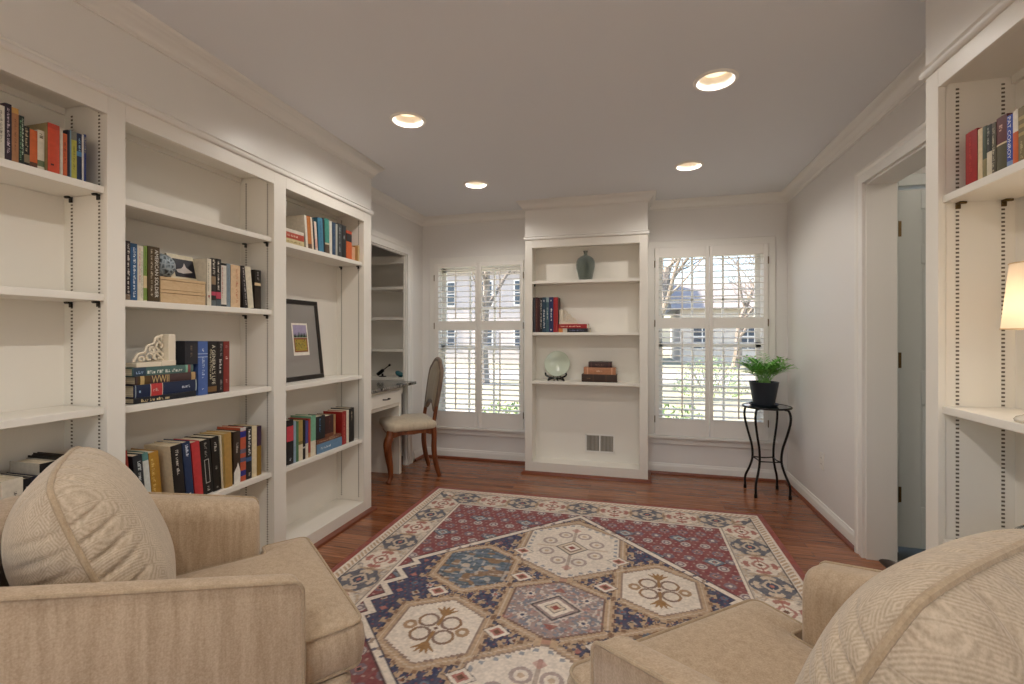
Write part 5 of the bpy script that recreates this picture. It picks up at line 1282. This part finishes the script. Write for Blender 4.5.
# scalloped tan surrounds
for mx, my, w, h, k in MED:
    d = hexdist(mx, my, w, h); th = np.arctan2((Y-my)/h, (X-mx)/w)
    sc_ = .056+.017*np.sign(np.cos(th*26))
    put((d > -sc_-.008) & (d <= 0) & inn, DARK, .55)
    put((d > -sc_) & (d <= 0) & inn, TAN, .92)
for mx, my, w, h, k in MED:
    d = hexdist(mx, my, w, h); th = np.arctan2((Y-my)/h, (X-mx)/w)
    put((d > -.045) & (d < -.03) & (np.cos(th*26) > .3), BROWN, .7)
    put((d > -.06) & (d < -.047) & (np.cos(th*26+.9) > .72), NAVY, .9)
    put((d > -.02) & (d < -.013), BEIGE, .7)
put((aX < .045) & (abs(aY-.27) < .05), TAN); put((aX < .016) & (abs(aY-.27) < .05), ROSE, .5)
for mx, my, w, h, k in MED:
    d = hexdist(mx, my, w, h); m = d > 0; x, y = X-mx, Y-my; ax, ay = abs(x), abs(y); rr = np.hypot(x, y); th = np.arctan2(y, x)
    put(m, {'A': CREAM, 'G': MAUVE, 'W': CREAM, 'B': TEALC}[k]); put(m & (d < .009), BROWN, .75)
    if k == 'A':
        put(m & (d > .016) & (d < .032) & (np.cos(th*34) > .25), SLATE_, .75)
        for a in range(8):
            qx_, qy_ = .145*math.cos(a*PI/4+PI/8), .175*math.sin(a*PI/4+PI/8); r2 = np.hypot(x-qx_, y-qy_)
            put((r2 < .043) & (r2 > .028), MAUVE, .8); put(r2 < .013, TAN, .8)
        put((ax < .007) & (ay < .26) & (ay > .08), BROWN, .5); put((abs(ay-.235)+ax < .03), ROSE, .6); put((ay < .006) & (ax < .2) & (ax > .09), TAN, .6)
        q = ax/.095+ay/.095; put(q < 1, DARK, .8); put(q < .88, BEIGE); put(q < .6, BROWN, .9); put(q < .5, CREAM); put(q < .25, RUST)
    if k == 'G':
        put(m & (d > .01) & (rnd(.012, .012, 3) > .62), SLATE_, .7); put(m & (d > .01) & (rnd(.011, .011, 8) > .7), CREAM, .6); put(m & (rnd(.02, .02, 9) > .8), ROSE, .5)
        for sx_ in (-1, 1):
            for sy_ in (-1, 1):
                r2 = np.hypot(x-sx_*.13, y-sy_*.085); put(r2 < .026*(.8+.2*np.cos(8*np.arctan2(y-sy_*.085, x-sx_*.13))), CREAM, .8); put(r2 < .009, NAVY)
        put((ay > .125) & (ay < .165) & (ax < (.165-ay)*.9+.0), RUST, .8)
        q = ax/.115+ay/.1; put(q < 1, DARK, .85); put(q < .88, MAUVE); put(q < .72, CREAM); put(q < .45, DARK, .7); put(q < .38, BEIGE); put(q < .2, RUST)
        put((abs(q-1.08) < .05), CREAM, .5)
    if k == 'W':
        for sx_ in (-1, 1):
            for sy_ in (-1, 1):
                r2 = np.hypot(x-sx_*.05, (y-sy_*.046)); put((r2 < .046) & (r2 > .033), BROWN, .85); put((r2 < .046) & (r2 > .033) & (sx_*x > .075), GOLD, .6)
        put((ax < .006) & (ay < .1), GOLD); put((ax+ay < .02), CREAM); put((ax+ay < .012), BROWN)
        for sy_ in (-1, 1):
            for a in (-.9, -.45, 0, .45, .9):
                ux, uy = math.sin(a), math.cos(a)*sy_; yy = y-sy_*.098
                tt = x*ux+yy*uy; pp = abs(x*uy-yy*ux); put((tt > 0) & (tt < .06) & (pp < .011*(1-tt/.064)+.002), GOLD)
            r2 = np.hypot(ax-.115, y); put((r2 < .03) & (r2 > .012), GOLD, .6)
    if k == 'B':
        put(m & (rnd(.03, .012, 4) > .55), SLATE_, .8); put(m & (rnd(.05, .03, 5) > .62), GOLD, .7); put(m & (rnd(.02, .02, 6) > .75), CREAM, .45)
        for sx_ in (-1, 1): put(np.hypot(x-sx_*.06, y) < .022, BEIGE, .8)
        put(m & (d > .02) & (d < .03), DARK, .4)
for sx_ in (-1, 1):      # small diamonds between the medallions
    for sy_ in (-1, 1):
        for (px, py) in ((.205, .225), (.56, .0), (.26, .5)):
            q = abs(X-sx_*px)/.062+abs(Y-sy_*py)/.052
            put(q < 1, DARK, .7); put(q < .9, CREAM); put(q < .55, ROSE); put(q < .3, BROWN)
# borders
E1, E2, E3, E4 = .318, .298, .088, .034      # distances from the edge
e = np.minimum(RW/2-aX, RL/2-aY); side = (RW/2-aX) < (RL/2-aY)
s_ = np.where(side, Y, X); t_c = np.where(side, RW/2-aX, RL/2-aY)
put(e < E1, CREAM); put((e < E1-.013), DARK, .7); put(e < E2+.003, BEIGE*.75+SLATE_*.2)
put((e < E2) & (rnd(.016, .016, 12) > .5), CREAM, .6)
put((e < E2) & (rnd(.014, .014, 13) > .66), TAN, .6)
put((e < E2) & (rnd(.012, .012, 15) > .74), NAVY, .4)
per = .215; c_ = (s_/per+.5); ii = np.floor(c_); u_ = (c_-ii-.5)*per; v_ = t_c-(E2+E3)/2
mb_ = e < E2
rr = np.hypot(u_/1.15, v_); th = np.arctan2(v_, u_)
odd = (ii % 2) == 0
def ros(m, c1, c2, c3):
    lob = .104*(.84+.16*abs(np.cos(2*th)))
    put(m & (rr < lob), c1, .85); put(m & (rr < lob*.8) & (rr > lob*.55) & (np.cos(4*th) > -.3), c2, .9)
    put(m & (rr < lob*.42), c2, .85); put(m & (rr < lob*.28), c1); put(m & (abs(np.sin(2*th)) < .16) & (rr < lob*.9), c2, .85); put(m & (rr < .012), c3)
ros(mb_ & odd, NAVY*.6+TEALC*.3, BEIGE, ROSE); ros(mb_ & ~odd, CREAM, ROSE*.55+RUST*.45, BROWN)
q = abs(abs(u_)-per/2)/.018+abs(v_)/.075; put(mb_ & (q < 1), TAN, .7); put(mb_ & (q < .5), BROWN, .5)
put((e < E3+.008), DARK, .7); put(e < E3, CREAM)
bp = ((s_+t_c*.9)/.032) % 1
put((e < E3-.006) & (bp < .45), TAN, .95); put((e < E3-.006) & (bp > .45) & (bp < .55), BROWN, .6)
put(e < E4+.012, CREAM); put(e < E4, RUST)
put((e < E4) & (rnd(.02, .02, 14) > .6), BURG, .5)
# wear: faded, speckled pile
g = rnd(.0075, .0075, 21)*.5+rnd(.02, .006, 22)*.3+rnd(.3, .2, 23)*.2
C *= (.70+.58*g)[..., None]
fade = L3('BDB0A6'); fa = (.05+.13*rnd(.012, .03, 31))[..., None]; C = C*(1-fa)+fade*fa
Z = np.full_like(X, .0088)
vs = np.stack([X, Y, Z], -1).reshape(-1, 3)
idx = np.arange(nx*ny).reshape(ny, nx)
quads = np.stack([idx[:-1, :-1], idx[:-1, 1:], idx[1:, 1:], idx[1:, :-1]], -1).reshape(-1, 4)
ring = np.concatenate([idx[0, :], idx[1:, -1], idx[-1, -2::-1], idx[-2:0:-1, 0]])
low = vs[ring].copy(); low[:, 2] = .0006; nb = len(vs); m = len(ring)
sk = np.stack([ring, nb+np.arange(m), nb+(np.arange(m)+1) % m, np.roll(ring, -1)], -1)
V = np.concatenate([vs, low]); Q = np.concatenate([quads, sk]).astype(np.int32)
me = bpy.data.meshes.new('rug'); me.vertices.add(len(V)); me.vertices.foreach_set('co', V.astype(np.float32).ravel())
me.loops.add(Q.size); me.loops.foreach_set('vertex_index', Q.ravel()); me.polygons.add(len(Q))
me.polygons.foreach_set('loop_start', np.arange(0, Q.size, 4, dtype=np.int32)); me.polygons.foreach_set('loop_total', np.full(len(Q), 4, dtype=np.int32))
me.update(calc_edges=True)
at = me.attributes.new('pile_colour', 'FLOAT_COLOR', 'POINT')
cc = np.ones((len(V), 4), np.float32); cc[:nb, :3] = C.reshape(-1, 3); cc[nb:, :3] = RUST
at.data.foreach_set('color', cc.ravel())
RUGM = mat('rug_pile', '8A5A50', .95, spec=.15); t = NT(RUGM)
an = t.n('ShaderNodeAttribute', attribute_name='pile_colour'); t.l(an.outputs['Color'], t.b.inputs['Base Color'])
tc = t.n('ShaderNodeTexCoord'); nz = t.n('ShaderNodeTexNoise', i_Scale=420., i_Detail=2.); t.l(tc.outputs['Object'], nz.inputs['Vector']); t.bump(nz.outputs['Fac'], .4, .002)
me.materials.append(RUGM)
ro = bpy.data.objects.new('rug', me); COL.objects.link(ro); ro.location = (RX, RY, 0); ro.rotation_euler = (0, 0, math.radians(.6))
tag(ro, 'faded red and navy patterned rug with medallions on the oak floor', 'rug')

# ------------------------------------------------------------------ windows and shutters
GLASS = mat('window_glass', 'F4F8FA', .0, trans=1., ior=1.0); t = NT(GLASS)
trn = t.n('ShaderNodeBsdfTransparent'); gl = t.n('ShaderNodeBsdfGlossy'); gl.inputs['Roughness'].default_value = .02
mx = t.n('ShaderNodeMixShader'); mx.inputs[0].default_value = .05
t.l(trn.outputs[0], mx.inputs[1]); t.l(gl.outputs[0], mx.inputs[2]); t.l(mx.outputs[0], t.t.nodes['Material Output'].inputs['Surface'])
for k, w in WIN.items():
    x0, x1, z0, z1 = w['x0'], w['x1'], w['z0'], w['z1']; zm = (z0+z1)/2-.03
    side_ = 'left' if k == 1 else 'right'
    mb = MB(); y = Y_B+.07
    for a in ((x0, x0+.03, z0, z1), (x1-.03, x1, z0, z1), (x0, x1, z0, z0+.035), (x0, x1, z1-.03, z1)): mb.box(a[0], a[1], Y_B+.05, Y_B+.135, a[2], a[3])
    for yy, a, b_ in ((Y_B+.07, z0+.03, zm+.02), (Y_B+.1, zm-.02, z1-.03)):
        for c in ((x0+.03, x0+.07, a, b_), (x1-.07, x1-.03, a, b_), (x0+.03, x1-.03, a, a+.045), (x0+.03, x1-.03, b_-.04, b_)): mb.box(c[0], c[1], yy, yy+.028, c[2], c[3])
        wd = (x1-x0-.14)/3
        for i in (1, 2): mb.box(x0+.07+wd*i-.009, x0+.07+wd*i+.009, yy+.003, yy+.025, a, b_)
        mb.box(x0+.05, x1-.05, yy+.003, yy+.025, (a+b_)/2-.009, (a+b_)/2+.009)
    wo = struct(mb.build('window_%d' % k, TRIM, bevel=.0015), 'white %s-hand double-hung window behind shutters' % side_, 'window')
    mb = MB()
    for yy, a, b_ in ((Y_B+.084, z0+.05, zm), (Y_B+.114, zm, z1-.05)): mb.add([(x0+.05, yy, a), (x1-.05, yy, a), (x1-.05, yy, b_), (x0+.05, yy, b_)], [(0, 1, 2, 3)])
    mb.build('window_glass', GLASS, wo, smooth=False)
    mb = MB(); cw = .058
    cx0 = max(x0-cw, XW_L+.02) if k == 1 else max(x0-cw, CC1+.002); cx1 = min(x1+cw, CC0-.002) if k == 1 else x1+cw
    mb.box(cx0, x0-.002, Y_B-.018, Y_B, z0-.02, z1+.062); mb.box(x1+.002, cx1, Y_B-.018, Y_B, z0-.02, z1+.062); mb.box(cx0, cx1, Y_B-.0182, Y_B, z1+.002, z1+.062)
    mb.build('window_casing', TRIM, wo, bevel=.004)
    mb = MB(); mb.box(cx0-.0, cx1+(.012 if k == 2 else 0), Y_B-.05, Y_B+.03, z0-.024, z0-.002); mb.box(cx0, cx1, Y_B-.02, Y_B, z0-.078, z0-.024); mb.box(cx0, cx1, Y_B-.026, Y_B, z0-.04, z0-.026)
    mb.build('window_sill', TRIM, wo, bevel=.004)
def shutter(x0, x1, z0, z1, om, zmid, label, hinge_left):
    """two-tier louvred panel; om = (opening x0, x1), zmid = lower/upper edges of the divider rail"""
    t_ = thing('window_shutter', ((x0+x1)/2, Y_B-.022, z0), label, 'shutter', 0, 'white plantation shutters')
    o = ((x0+x1)/2, Y_B-.022, z0); ox0, ox1 = om; ya, yb_ = Y_B-.036, Y_B-.008
    zt_, zb_ = zmid[3], zmid[0]
    mb = MB(); mb.box(x0+.001, ox0, ya, yb_, z0, z1); mb.box(ox1, x1-.001, ya, yb_, z0, z1)
    for a, b_ in ((z0, zb_), (zmid[1], zmid[2]), (zt_, z1)): mb.box(ox0, ox1, ya, yb_, a, b_)
    shifted(mb, o).build('panel_frame', SHUT, t_, bevel=.002)
    for a, b_ in ((zb_, zmid[1]), (zmid[2], zt_)):
        n = round((b_-a)/.0505); mb = MB(); pr = [(-.031, .0), (-.02, .0045), (0, .0058), (.02, .0045), (.031, .0), (.02, -.0045), (0, -.0058), (-.02, -.0045)]
        tl = math.radians(4)
        for i in range(n):
            z = a+(b_-a)*(i+.5)/n; c, s = math.cos(tl), math.sin(tl)
            q = [(Y_B-.022+y*c-zz*s, z+y*s+zz*c) for y, zz in pr]
            mb.prism(q, ox0+.0015, ox1-.0015, 'x')
        shifted(mb, o).build('louvres', SHUT, t_, angle=60)
        mb = MB(); xc = (ox0+ox1)/2; mb.box(xc-.006, xc+.006, Y_B-.064, Y_B-.0545, a+.02, b_-.02); shifted(mb, o).build('tilt_rod', SHUT, t_, bevel=.002)
    xh = x0 if hinge_left else x1
    for z in (z0+.14, (zmid[1]+zmid[2])/2, z1-.14):
        mb = MB(); mb.tube([(xh, ya-.003, z-.03), (xh, ya-.003, z+.03)], .004, 8); shifted(mb, o).build('hinge', BRASS, t_)
shutter(-1.935, -1.479, .318, 1.92, (-1.889, -1.508), (.468, 1.262, 1.352, 1.882), 'left shutter panel of the left window, behind the desk chair', True)
shutter(-1.477, -1.026, .318, 1.92, (-1.442, -1.057), (.468, 1.262, 1.352, 1.882), 'shutter panel of the left window next to the middle bookcase', False)
shutter(.159, .604, .342, 1.977, (.195, .572), (.492, 1.272, 1.366, 1.893), 'shutter panel of the right window next to the middle bookcase', True)
shutter(.606, 1.058, .342, 1.977, (.635, 1.022), (.492, 1.272, 1.366, 1.893), 'shutter panel of the right window behind the potted fern', False)

# ------------------------------------------------------------------ outdoors
GZ = -.45
def ground(name, x0, x1, y0, y1, z, c1, c2, scale, label, cat):
    m = mat(name+'_mat', c1, .95); t = NT(m); tc = t.n('ShaderNodeTexCoord'); nz = t.n('ShaderNodeTexNoise', i_Scale=scale, i_Detail=6.); t.l(tc.outputs['Object'], nz.inputs['Vector'])
    r = t.ramp(nz.outputs['Fac'], [(.35, c2), (.65, c1)]); t.l(r.outputs['Color'], t.b.inputs['Base Color'])
    mb = MB(); mb.box(x0, x1, y0, y1, z-.1, z); struct(mb.build(name, m, smooth=False), label, cat)
ground('lawn', -60, 60, 4.46, 90, GZ, 'A6A491', '8C8F7C', 1.2, 'pale winter lawn outside the windows', 'lawn')
ground('terrace', -60, 60, -60, Y_R-.13, -.06, 'B8B2A6', 'A49E92', 2., 'pale paving outside the added glazed door behind the armchairs', 'terrace')
ground('street', -60, 60, 17, 22, GZ+.02, 'A9A8A6', '98979A', 3., 'grey street beyond the lawn', 'street')
ground('front_path', -60, 60, 8.2, 9.6, GZ+.015, 'D2CBBE', 'C2BAAC', 4., 'pale concrete walk crossing the lawn', 'path')
BARK = wood('bark', '8C8680', '66605A', .9, (8, 8, 2))
def bare_tree(x, y, h, seed, label, lean=0):
    rg = random.Random(seed); t_ = thing('bare_tree', (x, y, GZ), label, 'tree', 0, 'bare trees outside the windows')
    tr = MB(); br = MB()
    def grow(mb, p, d, L, r, dep):
        pts = [p.copy()]; n = 5; q = p.copy(); dd = d.copy()
        for i in range(n):
            dd = (dd+Vector((rg.uniform(-.16, .16), rg.uniform(-.16, .16), rg.uniform(-.03, .12)))).normalized(); q = q+dd*L/n; pts.append(q.copy())
        mb.tube(pts, [r*(1-.55*i/n) for i in range(n+1)], 7 if dep < 2 else 4, cap=False)
        if dep >= 4: return
        for k in range(4 if dep else 6):
            i = rg.randint(2, n); a = rg.uniform(0, 2*PI); sp = rg.uniform(.45, 1.0)
            s = Vector((math.cos(a), math.sin(a), 0)); nd = (dd*math.cos(sp)+s*math.sin(sp)).normalized()
            grow(br, pts[i], nd, L*rg.uniform(.5, .72), max(.006, r*.48*(1-.1*i)), dep+1)
    grow(tr, Vector((0, 0, 0)), Vector((lean, 0, 1)).normalized(), h*.42, h*.024, 0)
    tr.build('trunk', BARK, t_); br.build('branches', BARK, t_)
bare_tree(.1, 12.4, 8.5, 2, 'bare tree nearest the right window', .14)
bare_tree(4.6, 15.6, 8, 5, 'bare tree farther right beyond the right window', -.1)
bare_tree(-5.1, 15.4, 9.5, 8, 'bare tree beyond the left window')
bare_tree(-.9, 25, 10, 12, 'bare tree across the street right of the brick house')
bare_tree(4.6, 24.5, 9, 15, 'bare tree across the street at the far right')
GREEN = mat('shrub_leaf', '7E9E62', .6); t = NT(GREEN)
tc = t.n('ShaderNodeTexCoord'); nz = t.n('ShaderNodeTexNoise', i_Scale=9.); t.l(tc.outputs['Object'], nz.inputs['Vector']); r = t.ramp(nz.outputs['Fac'], [(.35, '587A44'), (.65, 'A2BE84')]); t.l(r.outputs['Color'], t.b.inputs['Base Color'])
def shrub(x, y, r_, h, seed, label):
    rg = random.Random(seed); t_ = thing('shrub', (x, y, GZ), label, 'shrub', 0, 'shrubs outside the windows')
    mb = MB()
    for k in range(1500):
        a = rg.uniform(0, 2*PI); u_ = rg.uniform(-.2, 1); s = math.sqrt(max(0, 1-u_*u_)); q = rg.uniform(.65, 1.)
        p = Vector((r_*s*math.cos(a)*q, r_*s*math.sin(a)*q, h*(.25+.75*max(0, u_))*q)); d_ = Vector((rg.gauss(0, 1), rg.gauss(0, 1), rg.gauss(0, 1))).normalized(); e_ = d_.orthogonal().normalized()*.014; d_ = d_*.05
        mb.add([tuple(p-d_*.6), tuple(p+e_), tuple(p+d_*.6), tuple(p-e_)], [(0, 1, 2, 3)])
    mb.build('foliage', GREEN, t_, smooth=False, recalc=False)
    st_ = MB()
    for k in range(7):
        a = 2*PI*k/7; st_.tube([(0, 0, 0), (r_*.3*math.cos(a), r_*.3*math.sin(a), h*.4), (r_*.6*math.cos(a), r_*.6*math.sin(a), h*.75)], .01, 5)
    st_.build('stems', BARK, t_)
shrub(.42, 5.3, .55, .95, 1, 'pale green shrub just outside the right window')
shrub(-1.55, 5.5, .5, .9, 2, 'pale green shrub just outside the left window')
shrub(1.75, 12.4, .9, 1.2, 3, 'low shrub far out on the lawn right of the bare tree')
def house(x, y, w, dp, hh, col, label, grp=True):
    t_ = thing('street_house', (x, y, GZ), label, 'house')
    m = mat('wall_'+col, col, .85)
    mb = MB(); mb.box(-w/2, w/2, 0, dp, 0, hh); mb.prism([(-w/2, hh), (w/2, hh), (0, hh+.0)], 0, .01); mb.build('wall', m, t_, smooth=False)
    mb = MB(); mb.prism([(-.5, hh-.05), (dp+.5, hh-.05), (dp/2, hh+1.9)], -w/2-.5, w/2+.5, 'x'); mb.build('roof', mat('roof_shingle', '8C8A8C', .9), t_, smooth=False)
    fr_ = mat('house_trim', 'EDEBE6', .6); gl_ = mat('house_glass', '3E4A58', .08)
    n = int(w/2.4)
    for i in range(n):
        for z in ((.9, 2.3), (3.5, 4.9)):
            if z[1] > hh: continue
            xc = -w/2+w*(i+.5)/n
            mb = MB(); mb.box(xc-.55, xc+.55, -.06, 0, z[0]-.08, z[1]+.08); f = mb.build('window', fr_, t_, smooth=False)
            mb = MB()
            for a in (-1, 1):
                for b_ in (0, 1): mb.box(xc+a*.25-.22, xc+a*.25+.22, -.075, -.06, z[0]+b_*.72, z[0]+b_*.72+.66)
            mb.build('pane', gl_, f, smooth=False)
house(-6.5, 27, 12, 8, 5.6, 'B7B3B4', 'pale grey two storey house across the street, seen through the left window')
house(8.5, 29, 12, 8, 3.2, 'C9C2B8', 'low pale house across the street beyond the right window')

# ------------------------------------------------------------------ light and camera
w = bpy.data.worlds.new('sky'); sc.world = w; w.use_nodes = True; nt = w.node_tree
sky = nt.nodes.new('ShaderNodeTexSky'); sky.sky_type = 'NISHITA'; sky.sun_disc = True; sky.sun_size = math.radians(2)
sky.sun_elevation = math.radians(38); sky.sun_rotation = math.radians(262); sky.sun_intensity = SUN_I
sky.air_density = 1.; sky.dust_density = 2.; sky.ozone_density = 1.
nt.links.new(sky.outputs[0], nt.nodes['Background'].inputs['Color']); nt.nodes['Background'].inputs['Strength'].default_value = SKY_S
cam = bpy.data.cameras.new('camera'); co = bpy.data.objects.new('camera', cam); COL.objects.link(co); sc.camera = co
cam.sensor_width = 36; cam.lens = 467.35/1024*36; cam.shift_y = -(342-335.08)/1024; cam.clip_start = .05
co.location = (0, 0, 1.216); co.rotation_euler = (PI/2, 0, .25948)
sc.view_settings.view_transform = 'Standard'; sc.view_settings.look = 'None'; sc.view_settings.gamma = 1; sc.view_settings.use_curve_mapping = False
sc.view_settings.exposure = EXPO
sc.cycles.max_bounces = 10; sc.cycles.diffuse_bounces = 6; sc.cycles.use_denoising = True; sc.cycles.sample_clamp_indirect = 6
sc.cycles.caustics_reflective = False; sc.cycles.caustics_refractive = False
